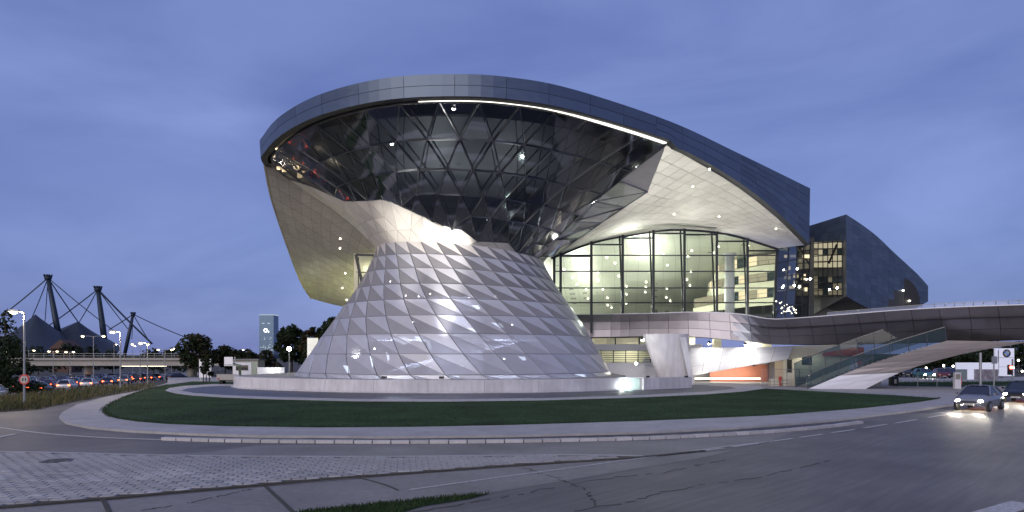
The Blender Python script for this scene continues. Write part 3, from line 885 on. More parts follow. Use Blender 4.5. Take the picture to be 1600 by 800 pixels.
# the flank of the belly turns back out of sight
q = MB()
lft = [r[0] for r in bg]; bk = [Vector((p.x * 0.93, p.y + 26, p.z + 0.5)) for p in lft]
for i in range(len(lft) - 1): q.add([lft[i], lft[i + 1], bk[i + 1], bk[i]], [(0, 1, 2, 3)])
bt = bg[-1]; bb = [Vector((p.x, p.y + 24, p.z + 2)) for p in bt]
for i in range(len(bt) - 1): q.add([bt[i], bt[i + 1], bb[i + 1], bb[i]], [(0, 1, 2, 3)])
q.build('belly_flank', M['steel_belly'], bld)
q = MB()
for i in range(len(lft) - 1): q.tube([lft[i], lft[i + 1]], 0.14, 6, False)
q.build('belly_edge', M['steel_belly'], belly)
for px, py in [(530, 389), (537, 372), (536, 430), (537, 451), (543, 468), (544, 474)]:
    i = min(((a - px) ** 2 + (b - py) ** 2, k, p) for k, p in enumerate([s for r in bg for s in r]) for a, b in [to_px(p)])[2]
    q = MB(); q.ball(i + Vector((0, -0.06, -0.04)), 0.09, 8, 5); q.build('downlight', M['down'], belly)
# window between belly and cone
q = MB()
w0, w1, w2, w3 = P(556, 398, 79.5), P(584, 399, 79.5), P(584, 455, 79.5), P(563, 455, 79.5)
q.bar(w0, w1, .25, .25); q.bar(w0, P(568, 452, 79.5), .4, .3); q.bar(w1, w2, .2, .2); q.bar(P(560, 402, 79.6), P(560, 470, 79.6), .1, .1); q.bar(P(557, 425, 79.6), P(584, 426, 79.6), .1, .1)
wf = q.build('side_window', M['frame_dark'], bld)
mk('window_pane', [w0, w1, w2, w3], [(0, 3, 2, 1)], M['glass_clear'], wf)
q = MB(); q.add([P(553, 396, 80.6), P(592, 396, 80.6), P(592, 470, 80.6), P(553, 470, 80.6)], [(0, 3, 2, 1)]); q.build('lit_wall', M['cream'], bld)
lamp('window_lamp', 'POINT', P(572, 420, 79.9), 40, (1, .95, .7), bld, 0.2)

# ---------------------------------------------------------------- the glazed hall
def ct_y(px):
    pts = [to_px(p) + (p.y,) for p in catmull(CT, 60)]
    for a, b in zip(pts, pts[1:]):
        if a[0] <= px <= b[0]:
            t = (px - a[0]) / (b[0] - a[0]); return a[1] + (b[1] - a[1]) * t, a[2] + (b[2] - a[2]) * t
    return (pts[0][1], pts[0][2]) if px < pts[0][0] else (pts[-1][1], pts[-1][2])
def cw_depth(px): return 80 + (px - 862) / (1216 - 862) * 10.5
VX = [866, 876, 924, 973, 1021, 1069.5, 1120, 1168, 1214]
HYS = [399, 424, 450, 473, 500]
q = MB(); panes = []
for x in VX:
    yt, _ = ct_y(x); Y = cw_depth(x)
    q.bar(P(x, yt - 1, Y), P(x - (5 if x > 1200 else 0), 520, Y), 0.18, 0.3)
for x in (971, 1018, 1066, 1115, 1165):      # the leaning second posts
    yt, _ = ct_y(x); Y = cw_depth(x) + 1.2
    q.bar(P(x - 3, yt, Y), P(x + 2, 505, Y), 0.12, 0.2)
tops = catmull(CT, 30)
for a, b in zip(tops, tops[1:]): q.bar(a + Vector((0, -0.05, -0.12)), b + Vector((0, -0.05, -0.12)), 0.25, 0.25)
for y in HYS[:-1]:
    xs2 = [x for x in VX if ct_y(x)[0] < y]
    for a, b in zip(xs2, xs2[1:]): q.bar(P(a, y, cw_depth(a)), P(b, y, cw_depth(b)), 0.09, 0.14)
for a, b in zip(VX[1:], VX[2:]):             # heavy stepped transoms under the roof curve
    y = max(ct_y(a)[0], ct_y(b)[0]) + 4
    q.bar(P(a, y, cw_depth(a) - .05), P(b, y, cw_depth(b) - .05), 0.26, 0.18)
cw = q.build('curtain_wall', M['frame_dark'], bld)
for a, b in zip(VX, VX[1:]):
    ya, yb = ct_y(a)[0], ct_y(b)[0]
    lev = [None] + [y for y in HYS]
    pa, pb2 = ya + 1, yb + 1
    for y in HYS:
        if y < max(ya, yb) + 6: continue
        panel('glass_pane', [P(a, pa, cw_depth(a)), P(b, pb2, cw_depth(b)), P(b, y, cw_depth(b)), P(a, y, cw_depth(a))], M['glass_clear'], cw, 0.04, 0.02, 0.03)
        pa = pb2 = y
# ceiling of the hall: the roof dips like a funnel towards the back
HC = [[P(840, 408, 82), P(925, 377, 85), P(1000, 363, 88), P(1060, 357, 89), P(1140, 365, 90), P(1230, 388, 91)],
      [P(840, 425, 96), P(925, 402, 99), P(1000, 390, 102), P(1060, 388, 104), P(1140, 392, 105), P(1240, 400, 106)],
      [P(840, 455, 110), P(925, 440, 114), P(1000, 432, 118), P(1060, 430, 120), P(1120, 436, 122), P(1240, 430, 122)],
      [P(850, 480, 122), P(930, 478, 128), P(1000, 478, 134), P(1060, 480, 136), P(1110, 486, 138), P(1240, 470, 136)],
      [P(860, 515, 124), P(930, 520, 132), P(1000, 520, 138), P(1060, 524, 140), P(1110, 520, 140), P(1240, 515, 138)]]
hg = grid_surface([r for r in HC], 20, 16)
hall_c = sheet('hall_ceiling', hg, M['backing_pale'], bld)
panelise('ceiling_panel', hg, M['ceiling'], hall_c, 0.04, 0.02, 0.03)
dl = [(910, 408), (881, 421), (897, 433), (902, 443), (931, 424), (936, 437), (945, 401), (962, 411), (968, 430), (985, 384), (994, 392), (1000, 405), (1007, 440), (1042, 374), (1038, 395), (1041, 414), (1043, 450), (1080, 390), (1076, 399), (1078, 424), (1075, 438), (1078, 446), (1121, 385), (1116, 395), (1134, 407), (1166, 384), (931, 438), (941, 451), (948, 465), (952, 477), (955, 488), (976, 448), (976, 458), (981, 474), (1006, 449), (1008, 456), (1012, 484), (1040, 464), (1044, 470), (918, 465), (915, 452), (957, 482)]
flat_h = [(to_px(p), p) for r in grid_surface(HC, 60, 60) for p in r]
for px, py in dl:
    p = min(flat_h, key=lambda t: (t[0][0] - px) ** 2 + (t[0][1] - py) ** 2)[1]
    q = MB(); q.ball(p + Vector((0, -0.12, -0.12)), 0.145, 8, 5, 0.6); q.build('downlight', M['down'], hall_c)
    q = MB(); q.bar(p + Vector((-1.0, -0.10, 0.02)), p + Vector((-0.3, -0.10, -0.03)), 0.16, 0.05); q.build('ceiling_slot', M['frame_dark'], hall_c)
# floor, column, galleries
q = MB(); q.box((3, 84, 7.0), (44, 140, 7.4)); q.build('hall_floor', M['floor_in'], bld)
cb = P(1140, 490, 97)
q = MB(); q.tube([(cb.x, cb.y, 7.3), (cb.x, cb.y, P(1140, 399, 97).z)], 0.68, 20); q.tube([(cb.x, cb.y, P(1140, 399, 97).z), (cb.x, cb.y, P(1140, 396, 97).z)], 0.95, 20)
q.build('hall_column', M['white'], bld, smooth=True)
q = MB()
gal = []
for k, (yl, yr) in enumerate([(486, 470), (462, 444), (440, 418)]):
    pl = [P(1085 + k * 22, yl, 122), P(1120, yl - (yl - yr) * .35, 115), P(1170, yl - (yl - yr) * .75, 107), P(1216, yr, 101)]
    c = catmull(pl, 10); gal.append(c)
    for a, b in zip(c, c[1:]): q.bar(a, b, 0.5, 1.1)
q.build('gallery', M['cream'], bld)
for k, c in enumerate(gal):
    for i, (a, b) in enumerate(zip(c, c[1:])):
        up = Vector((0, 0, 0.7)); top = Vector((0, 0, 2.2))
        off = Vector((0, 0.4, 0))
        m = M['win_warm'] if random.random() < 0.35 else M['win_dim'] if random.random() < 0.75 else M['glass_tint']
        panel('gallery_window', [a + up + off, b + up + off, b + top + off, a + top + off], m, bld, 0.06, 0.0, 0.04)
q = MB()
for c in gal:
    for a, b in zip(c, c[1:]): q.bar(a + Vector((0, -.3, 1.3)), b + Vector((0, -.3, 1.3)), .05, .05); q.bar(a + Vector((0, -.3, .3)), a + Vector((0, -.3, 1.3)), .04, .04)
q.build('gallery_rail', M['frame'], bld)
for x, y, z, e in [(12, 98, 12.0, 700), (21, 103, 13.2, 2900), (30, 100, 12.0, 900), (15, 117, 10.0, 1700), (8, 110, 9.0, 1500), (25, 116, 10.5, 2200)]:
    lamp('hall_lamp', 'POINT', (x, y, z), e, (0.96, 1.0, 0.86), bld, 0.6)

# lower storey of the hall under the bridge
q = MB(); q.box((4, 86.2, 0), (16.8, 86.6, 2.3)); q.box((16.8, 87, 0), (44, 87.4, 3.0)); q.box((4, 86.2, 3.95), (24, 86.6, 4.75)); q.box((4, 86.0, 2.3), (24, 86.8, 2.42))
low = q.build('lower_wall', M['white'], bld)
q = MB()
for k in range(9): q.bar((5 + k * 1.55, 85.9, 2.4), (5 + k * 1.55, 85.9, 4.0), 0.12, 0.12)
for k in range(6): q.bar((5, 85.9, 2.5 + k * .28), (17.5, 85.9, 2.5 + k * .28), 0.05, 0.08)
for k in range(7): q.bar((4 + k * 3, 85.9, 4.7), (4 + k * 3, 85.9, 7.0), 0.14, 0.14)
lf = q.build('louvred_window', M['frame_dark'], bld)
for k in range(8): panel('window_pane', [(5 + k * 1.55, 86, 2.42), (6.55 + k * 1.55, 86, 2.42), (6.55 + k * 1.55, 86, 3.95), (5 + k * 1.55, 86, 3.95)], M['glass_clear'], lf, .05, 0, .03)
q = MB(); q.box((4, 89.5, 2.2), (24, 89.7, 7)); q.build('lobby_wall', M['cream'], bld)
for lo, hi in (((8.0, 88, 4.7), (9.2, 88.4, 7)), ((12.2, 88, 4.75), (17.2, 88.2, 7)), ((26, 88, 3.0), (27, 88.6, 6)), ((30, 88, 3.2), (33.5, 88.2, 6))):
    MB().box(lo, hi).build('lobby_block', M['cream'], bld)
for x, z, e in ((9, 3.3, 160), (15, 3.3, 160), (11, 5.9, 180), (24, 5.2, 300), (31, 4.9, 300)):
    lamp('lobby_lamp', 'POINT', (x, 87.6, z), e, (1, 0.95, 0.75), bld, 0.2)

# pier under the bridge
def ell(cx, cy, rx, ry, z, n=28): return [Vector((cx + rx * math.cos(2 * math.pi * k / n), cy + ry * math.sin(2 * math.pi * k / n), z)) for k in range(n)]
q = MB()
lv = [(0.0, 18.3, 1.75), (1.6, 18.0, 1.95), (3.2, 17.65, 2.2), (4.6, 17.4, 2.45), (5.7, 17.2, 2.6)]
rg = [ell(cx, 76.5, rx, 1.5, z) for z, cx, rx in lv]
q.v = [p for r in rg for p in r]; n = 28
for j in range(len(rg) - 1):
    for k in range(n): q.f.append((j * n + k, j * n + (k + 1) % n, (j + 1) * n + (k + 1) % n, (j + 1) * n + k)); q.m.append(0)
pier = q.build('bridge_pier', M['concrete'], bld, smooth=True)
q = MB(); q.add([P(1062, 527, 74.6), P(1072, 527, 74.6), P(1086, 605, 74.6), P(1079, 605, 74.6), P(1062, 527, 76), P(1072, 527, 76), P(1086, 604, 76), P(1079, 604, 76)], [(3, 2, 1, 0), (0, 1, 5, 4), (1, 2, 6, 5), (2, 3, 7, 6), (3, 0, 4, 7)])
q.build('pier_fin', M['concrete'], pier)
q = MB(); a, b = G(1003, 611.5), G(1078, 608.5)
q.bar(a + Vector((0, 0, .62)), b + Vector((0, 0, .62)), .5, 1.24); q.bar(a + Vector((0, 1.5, .62)), a + Vector((0.0, 0, .62)), .5, 1.22)
low_wall = q.build('low_wall', M['concrete'], bld)
# frosted lamp box between the two low walls
a, b = G(967, 611.8), G(1000, 611.6)
lb = empty('lamp_box', (a + b) / 2, parent=bld)
for p, r in ((a, b),):
    panel('frosted_pane', [p + Vector((0, 0, .1)), r + Vector((0, 0, .1)), r + Vector((0, 0, 1.25)), p + Vector((0, 0, 1.25))], glass('frosted_glass', (.8, .95, .88), .35, (.55, .68, .62), .3, 0, .5), lb, .02, 0, .03)
q = MB(); q.box((a.x, a.y + 1.2, 0.1), (b.x, a.y + 1.3, 1.25)); q.build('box_back', M['white'], lb)
c = P(971, 603, a.y - 0.06); q = MB(); q.ball(c, 0.13, 10, 6); q.build('bulb', M['lamp_white'], lb)
lamp('box_light', 'POINT', c + Vector((0.8, .55, 0)), 60, (.85, 1, .9), lb, 0.15)
lamp('box_light', 'POINT', c + Vector((0.0, -0.5, 0)), 25, (.9, 1, .92), lb, 0.15)
for px, tx, e in ((1012, 985, 1500), (1072, 1135, 1500)):  # spots added on the low wall to brighten the bridge flank
    p = G(px, 610.5) + Vector((0, -.1, 1.36)); f = empty('added_uplight', p, parent=bld)
    MB().box(p + Vector((-.15, -.12, -.13)), p + Vector((.15, .12, .04))).build('housing', M['black'], f)
    lamp('added_beam', 'SPOT', p + Vector((0, 0, .15)), e, (.82, .90, 1), f, .12, P(tx, 507, 79.5), 50)

# ramp wall: white cladding whose lower edge climbs to the right
wl0 = [(1078, 543.5), (1120, 543), (1160, 542.5), (1200, 542), (1240, 540.5)]
wl1 = [(1078, 589), (1120, 581.5), (1160, 574.5), (1200, 568), (1240, 561)]
gR = grid_surface([[P(x, y, 83 - (x - 1078) * .02) for x, y in wl0], [P((a[0] + b[0]) / 2 - 4, (a[1] + b[1]) / 2, 83 - (a[0] - 1078) * .02) for a, b in zip(wl0, wl1)], [P(x - 8, y, 83 - (x - 1078) * .02) for x, y in wl1]], 6, 3)
ramp = sheet('ramp_wall', gR, M['backing_pale'], bld, smooth=False)
panelise('ramp_panel', gR, M['white'], ramp, 0.02, 0.03, 0.04)
q = MB(); q.add([P(1240, 540.5, 80), P(1352, 537, 76), P(1346, 540, 76), P(1300, 549, 77.5), P(1232, 562.5, 80)], [(4, 3, 2, 1, 0)]); q.build('ramp_soffit', M['cream'], bld)
q = MB(); u0 = [P(x - 8, y, 83 - (x - 1078) * .02) for x, y in wl1]
for a, b in zip(u0, u0[1:]): q.add([a, b, b + Vector((0, 8, .3)), a + Vector((0, 8, .3))], [(3, 2, 1, 0)])
q.build('ramp_underside', M['white'], bld)
q = MB(); q.box((24.5, 84.5, 0), (31.6, 84.9, 2.2)); q.build('orange_lit_wall', M['orange'], bld)
q = MB(); q.box((31.6, 84.0, 0), (35.5, 84.4, 2.6)); q.build('grey_wall', M['bridge'], bld)
c0, c1 = P(1086, 591.5, 82.5), P(1188, 591.5, 82.5)
q = MB(); q.bar(c0, c1, .10, .16); q.build('garage_light', glow('garage_tube', (1, .93, .75), 3.5), bld)
lamp('garage_lamp', 'AREA', (c0 + c1) / 2 + Vector((0, -0.3, .2)), 120, (1, .9, .72), bld, target=(c0 + c1) / 2 + Vector((0, 2, 1.2)), size=(7, .3))
q = MB(); s = P(1178, 566, 81.0); q.tube([s, s + Vector((0, .5, 0))], .12, 8); q.box((s.x - .18, s.y - .1, s.z - .45), (s.x + .18, s.y + .25, s.z)); q.build('wall_spotlight', M['black'], ramp)
lamp('wall_light', 'SPOT', s + Vector((0, 0.2, -.5)), 120, (1, .5, .32), bld, .1, s + Vector((0, 3, -2.2)), 110)

# white fin behind the cone on the left
q = MB(); q.prism([(p.x, p.y) for p in (P(480, 560, 92), P(497, 560, 92), P(497, 560, 96), P(480, 560, 96))], 0.5, P(480, 528, 92).z); fin = q.build('white_fin', M['white'], bld)

# ---------------------------------------------------------------- second block with curved gable
B2 = [(1322, 335, 463, 100), (1345, 350, 476, 102), (1370, 369, 488, 104.5), (1395, 393, 494, 107), (1418, 414, 490, 109.5), (1436, 431, 479, 111), (1450, 447, 471, 112)]
tp = catmull([P(x, t, Y) for x, t, b, Y in B2], 14); bt2 = catmull([P(x, b, Y) for x, t, b, Y in B2], 14)
g2 = [[a.lerp(b, k / 12) for a, b in zip(tp, bt2)] for k in range(13)]
blk = sheet('gable_block', g2, M['backing'], bld, smooth=False)
panelise('cladding_panel', g2, M['steel_dark'], blk, 0.015, 0.03, 0.04, pick=lambda i, j: None if (7 <= i <= 10 and j >= 9) or (8 <= i <= 9 and j >= 7) else M['steel_dark'])
# flat black sheet paints in the shade of the arched recess; downlights
q = MB(); ar = []
for k in range(13):
    a = math.pi * k / 12; ar.append(P(1411 - 27 * math.cos(a), 478 - 43 * math.sin(a) + (7 if k in (0,) else 0), 108.9))
q.add(ar, [tuple(range(12, -1, -1))]); arch = q.build('arch_shade_sheet', M['black'], blk)
for px, py in ((1393, 454), (1411, 454), (1421, 470)):
    c = P(px, py, 108.6); q = MB(); q.ball(c, .2, 8, 5, .5); q.build('downlight', M['down'], arch)
q = MB(); q.add([P(1266, 474, 108), P(1322, 462, 100.6), P(1345, 474, 102.6), P(1372, 487, 105), P(1375, 506, 105), P(1264, 506, 108)], [(5, 4, 3, 2, 1, 0)]); q.build('block_underside', M['lining'], bld)
# left face of the block, its glazing
lt, lb2 = P(1322, 335, 100), P(1266, 352.5, 108.5)
def face2(u, py): # u 0 at the corner, 1 at the far left
    return P(1322 + (1264 - 1322) * u, py, 100 + 8.5 * u)
ft = [[face2(u / 6, 335 + 18 * u / 6 + (k / 4) * (375 - 335 - 3 * u / 6)) for u in range(7)] for k in range(5)]
fb = sheet('block_side', ft, M['backing'], bld, smooth=False)
panelise('cladding_panel', ft, M['steel_dark'], fb, 0.015, 0.03, 0.04)
q = MB()
q.add([face2(0, 375), face2(1, 378), face2(1, 495), face2(0, 463)], [(0, 1, 2, 3)])
q.build('block_core', M['lining'], bld)
q = MB(); 
for y in (378, 388, 398, 408, 418, 432, 442, 452, 462):
    q.bar(face2(.02, y) + Vector((-.45, -.2, 0)), face2(.85, y + 3) + Vector((-.45, -.2, 0)), .1, .1)
for k in range(7):
    u = .04 + k * .13; q.bar(face2(u, 376) + Vector((-.45, -.2, 0)), face2(u, 464) + Vector((-.45, -.2, 0)), .1, .1)
q.bar(face2(.18, 382) + Vector((-.5, -.3, 0)), face2(.40, 412) + Vector((-.5, -.3, 0)), .25, .2)
bw = q.build('block_glazing', M['frame_dark'], bld)
for (y0, rows_) in ((379, 4), (432, 3)):
    for r in range(rows_):
        for k in range(6):
            u0, u1 = .04 + k * .13, .17 + k * .13
            y = y0 + r * 10
            m = M['win_dim'] if (random.random() < .6 and y0 == 379) else M['win_low'] if random.random() < (.8 if y0 == 379 else .6) else M['glass_tint']
            panel('window_pane', [face2(u0, y) + Vector((-.40, -.1, 0)), face2(u1, y) + Vector((-.40, -.1, 0)), face2(u1, y + 9) + Vector((-.40, -.1, 0)), face2(u0, y + 9) + Vector((-.40, -.1, 0))], m, bw, .03, 0, .03)
# dark glass link between hall and block
gk = grid_surface([[P(1216, 389, 91), P(1240, 383, 94), P(1266, 378, 100)], [P(1212, 440, 91), P(1238, 440, 94), P(1264, 438, 100)], [P(1206, 500, 91), P(1235, 500, 94), P(1262, 500, 100)]], 4, 5)
q = MB()
for r in gk:
    for a, b in zip(r, r[1:]): q.bar(a, b, .12, .14)
for i in range(5):
    for j in range(5): q.bar(gk[j][i], gk[j + 1][i], .14, .16)
link = q.build('glass_link', M['frame_dark'], bld)
panelise('glass_pane', gk, M['glass_dark'], link, .05, .02, .03)
q = MB(); q.add([P(1216, 385, 99), P(1272, 370, 106), P(1272, 500, 106), P(1206, 500, 99)], [(3, 2, 1, 0)]); q.build('link_wall', M['lining'], bld)
for k in range(16):
    px, py = random.uniform(1225, 1262), random.uniform(392, 455); c = P(px, py, 98.0)
    q = MB(); w = random.uniform(.3, .9); h = random.uniform(.2, .6); q.box((c.x - w / 2, c.y, c.z - h / 2), (c.x + w / 2, c.y + .1, c.z + h / 2)); q.build('lit_panel', M['win_warm'] if k % 3 else M['win_dim'], bld)
for k in range(26):  # small glowing balls scattered just in front of the link glass
    px = random.uniform(1212, 1245); py = random.uniform(468 + (px - 1212) * .4, 490); c = P(px, py, 89.5)
    q = MB(); q.ball(c, random.uniform(.05, .11), 6, 4); q.build('sparkle_ball', M['sparkle'], link)
for px, py in ((1246, 420), (1266, 436), (1296, 452), (1308, 450), (1241, 446), (1249, 448)):
    q = MB(); q.ball(P(px, py, 92.5 if px < 1260 else 99.5), .13, 8, 5); q.build('spotlight', M['lamp_white'], bld)

# ---------------------------------------------------------------- floodlights that light the shell
def flood(p, target, e, spot=90, col=(1.0, 0.95, 0.86), glowsize=.16):
    p = Vector(p); f = empty('floodlight', p, parent=bld)
    d = (Vector(target) - p).normalized()
    q = MB(); q.tube([p - d * .25, p - d * .05], [.12, .2], 10); q.build('housing', M['black'], f)
    q = MB(); q.ball(p + d * .02, glowsize, 10, 6); q.build('lens', M['lamp_white'], f)
    lamp('flood_light', 'SPOT', p + d * .3, e, col, f, .25, target, spot)
flood(P(612, 224, 61.8), P(680, 350, 66), 900, 100)
flood(P(710, 158, 57.6), P(730, 372, 66), 900, 90)
flood(P(709, 169, 57.9), P(700, 350, 66), 700, 90)
flood(P(994, 568, 85.2), P(1000, 600, 76), 250, 120)
flood(P(1108, 536, 80.4), P(1110, 590, 83), 330, 150)
flood(P(1165, 538, 79.4), P(1170, 590, 82), 330, 150)
flood(P(1004, 531, 74.9), P(1030, 590, 75.5), 160, 80)
# bare unseen spots added behind the bridge to wash the soffit
for x, y, tx, ty, tz, e in ((13, 80.0, 14, 77, 20, 300), (20, 82.0, 20, 80, 20, 2800), (27, 83, 26, 83, 20, 2800), (32, 86, 34, 89, 19, 1300)):
    lamp('unseen_soffit_spot', 'SPOT', (x, y - 3, 8.6), e, (1, .97, .90), bld, .4, (tx, ty, tz), 150)
# spots added on the podium brighten the cone waist; unseen lamps light the belly
for px, tx, ty, e, sp in ((600, 640, 345, 16000, 26), (690, 700, 368, 18000, 22)):
    p = P(px, 589, 58.9); f = empty('added_uplight', p, parent=bld)
    MB().box(p + Vector((-.2, -.15, -.15)), p + Vector((.2, .15, .05))).build('housing', M['black'], f)
    lamp('added_beam', 'SPOT', p + Vector((0, 0, .2)), e, (1, .95, .87), f, .15, P(tx, ty, 68), sp)
lamp('belly_light', 'POINT', P(546, 497, 86), 900, (.95, 1, .35), bld, .4)
lamp('belly_light', 'SPOT', P(560, 560, 86), 1200, (1, .97, .8), bld, .4, P(510, 420, 84), 90)
# glowing boxes stand for the warm interior lights at the left tip
for px, py, w, h in ((446, 243, 1.0, .8), (455, 252, .9, .5), (438, 262, .8, .3), (470, 272, .8, .7), (427, 243, .25, .25), (432, 232, .25, .15), (445, 266, .6, .2), (462, 262, .5, .5)):
    c = P(px, py, 75); q = MB(); q.box((c.x - w / 2, c.y, c.z - h / 2), (c.x + w / 2, c.y + .3, c.z + h / 2)); q.build('warm_light_box', glow('warm_box_glow', (1, .72, .42), random.uniform(.5, 2.2)), bld)

# ---------------------------------------------------------------- footbridge
FB = [(870, 493, 527, 85.5), (905, 492, 527, 84), (960, 491, 526.5, 83), (1020, 490, 525, 81), (1080, 488, 526, 79), (1130, 489, 530, 77.5), (1165, 492, 534, 76), (1192, 497, 537, 74.4), (1215, 499, 538.5, 73), (1265, 496, 538, 70.5), (1340, 490, 537, 67.5), (1420, 484, 535, 64.5), (1500, 480, 533, 62), (1600, 476.5, 530.5, 60), (1760, 471, 526, 58)]
bridge = empty('footbridge', P(1265, 538, 70.5).xy.to_3d(), 'long dark panelled footbridge curving out of the glass hall above the lawn', 'footbridge')
bt_, bb_ = catmull([P(x, t, Y) for x, t, b, Y in FB], 48), catmull([P(x, b, Y + (-1.0 if x < 1110 else 1.3 if x > 1200 else -1.0 + 2.3 * (x - 1110) / 90)) for x, t, b, Y in FB], 48)   # the flank twists: it leans to the sky at the hall and to the ground beyond the bend
bg3 = [[a.lerp(b, k / 3) for a, b in zip(bt_, bb_)] for k in (0, 1, 2, 3)]
# the middle of the flank bulges out a little
for k, off in ((1, .10), (2, .08)):
    bg3[k] = [p + Vector((0, -off, 0)) for p in bg3[k]]
def bnorm(i):
    a, b = bt_[max(0, i - 1)], bt_[min(48, i + 1)]; t = (b - a); t.z = 0; t.normalize(); return Vector((-t.y, t.x, 0))
back_t = [p + bnorm(i) * 5.2 for i, p in enumerate(bt_)]; back_b = [p + bnorm(i) * 5.2 for i, p in enumerate(bb_)]
q = MB()
for i in range(48):
    q.add([bg3[0][i], bg3[0][i + 1], bg3[1][i + 1], bg3[1][i]], [(3, 2, 1, 0)]); q.add([bg3[1][i], bg3[1][i + 1], bg3[2][i + 1], bg3[2][i]], [(3, 2, 1, 0)]); q.add([bg3[2][i], bg3[2][i + 1], bg3[3][i + 1], bg3[3][i]], [(3, 2, 1, 0)])
    q.add([bb_[i], bb_[i + 1], back_b[i + 1], back_b[i]], [(3, 2, 1, 0)])
    q.add([back_t[i], back_t[i + 1], back_b[i + 1], back_b[i]], [(0, 1, 2, 3)])
    dz = Vector((0, 0, -1.05)); q.add([bt_[i] + dz, bt_[i + 1] + dz, back_t[i + 1] + dz, back_t[i] + dz], [(0, 1, 2, 3)])
flank = q.build('flank', M['backing'], bridge)
for k in range(3):
    for i in range(0, 48, 2):
        curved_panel('flank_panel', [bg3[k][j] for j in (i, i + 1, i + 2)], [bg3[k + 1][j] for j in (i, i + 1, i + 2)], M['bridge'], flank, .02, .13, [-bnorm(j) for j in (i, i + 1, i + 2)])
q = MB()
for a, b in zip(bt_, bt_[1:]): q.bar(a + Vector((0, .05, .03)), b + Vector((0, .05, .03)), .3, .08)
q.build('coping', M['white'], bridge)
q = MB()
for i in range(26, 48):
    a, b = back_t[i] + Vector((0, 0, .75)), back_t[i + 1] + Vector((0, 0, .75)); q.bar(a, b, .06, .06); q.bar(back_t[i], a, .05, .05)
rail = q.build('handrail', M['metal_grey'], bridge)
for i in range(26, 48):
    panel('glass_pane', [back_t[i], back_t[i + 1], back_t[i + 1] + Vector((0, 0, .7)), back_t[i] + Vector((0, 0, .7))], glass('rail_glass', (.85, .9, 1), .6, (.5, .55, .75), .1, 0, .8) if i == 26 else D.materials['rail_glass'], rail, .03, 0, .02)

# stair down from the bridge
st = empty('stair', G(1300, 608), 'broad pale panelled stair with tinted glass sides rising to the footbridge', 'stairs')
stop = catmull([P(1263, 607.5, 65.4), P(1337, 577, 65.0), P(1410, 552.5, 63.6), P(1480, 532, 62.3)], 8)
sbot = catmull([P(1350, 609, 65.2), P(1410, 580.5, 64.4), P(1500, 554, 62.6), P(1610, 534, 60.6)], 8)
gs = [[a.lerp(b, t) for a, b in zip(stop, sbot)] for t in (0, .55, 1)]
flk = MB()
for i in range(8):
    for k in range(2): flk.add([gs[k][i], gs[k][i + 1], gs[k + 1][i + 1], gs[k + 1][i]], [(3, 2, 1, 0)])
    flk.add([sbot[i], sbot[i + 1], sbot[i + 1] + Vector((0, 3.2, 0)), sbot[i] + Vector((0, 3.2, 0))], [(3, 2, 1, 0)])
flk = flk.build('stair_flank', M['backing'], st)
for i in range(0, 8, 2):
    for k in range(2):
        curved_panel('stair_panel', [gs[k][j] for j in (i, i + 1, i + 2)], [gs[k + 1][j] for j in (i, i + 1, i + 2)], M['white'] if i == 0 else M['stair'], flk, .02, .05, [Vector((0, -1, 0))] * 3)
q = MB(); N = 26
a0, a1 = stop[0] + Vector((.4, .3, -.4)), stop[-1] + Vector((0, .3, -.35))
steps_c = catmull(stop, N)
for k in range(N):
    p, nx_ = steps_c[k] + Vector((.3, .3, -.45)), steps_c[k + 1] + Vector((.3, .3, -.45))
    q.box((p.x, p.y, max(0, p.z - .3)), (nx_.x + .1, p.y + 2.6, nx_.z - .02))
q.build('steps', M['concrete_grey'], st)
for off, nm in ((.12, 0), (2.9, 1)):
    q = MB(); e0, e1 = [], []
    for i in range(9):
        p = stop[i] + Vector((0, off, 0)); e0.append(p); e1.append(p + Vector((-.15, 0, 1.25 if nm == 0 else 2.4)))
    for a, b in zip(e1, e1[1:]): q.bar(a, b, .07, .07)
    for a, b in zip(e0, e1): q.bar(a, b, .05, .05)
    hr = q.build('stair_rail', M['frame'], st)
    for i in range(8): panel('glass_pane', [e0[i], e0[i + 1], e1[i + 1], e1[i]], M['glass_tint'], hr, .03, 0, .02)

# site kiosk beyond the stair
kz = G(1262, 599)
kiosk = empty('kiosk', kz, 'small cream plastered kiosk with a red sign board under the ramp', 'kiosk')
X0, X1, Yk = kz.x - 2.9, kz.x + 5, kz.y
q = MB(); q.box((X0, Yk, 0.1), (X1, Yk + 3, 4.2)); q.build('wall', M['cream'], kiosk)
q = MB(); q.box((X0 + .45, Yk - .05, .5), (X0 + 1.0, Yk, 3.5)); q.build('door', M['black'], kiosk)
q = MB(); q.box((X0 + 2.2, Yk - .05, 2.2), (X0 + 3.4, Yk, 3.3)); w_ = q.build('window', M['frame_dark'], kiosk)
q = MB(); q.box((X0 + 2.3, Yk - .07, 2.3), (X0 + 2.82, Yk - .05, 3.2)); q.build('pane', M['glass_tint'], w_)
q = MB(); q.box((X0 + 2.88, Yk - .07, 2.3), (X0 + 3.3, Yk - .05, 3.2)); q.build('pane', M['glass_tint'], w_)
q = MB(); q.box((X0 + 4.6, Yk - .4, 3.3), (X0 + 9.4, Yk - .2, 4.3)); sg_ = q.build('sign_board', M['red'], kiosk)
q = MB(); sc_ = (X0 + 6.2, Yk - .42, 3.8)
for a in (40, 130, 95): q.bar((sc_[0] - .5 * math.cos(R(a)), sc_[1], sc_[2] - .35 * math.sin(R(a))), (sc_[0] + .5 * math.cos(R(a)), sc_[1], sc_[2] + .35 * math.sin(R(a))), .1, .03)
q.build('sign_mark', mat('sign_yellow', (.7, .42, .08), .5), sg_)
lamp('kiosk_lamp', 'POINT', (X0 + 2.6, Yk - 1.6, 3.6), 90, (1, .93, .7), kiosk, .1)
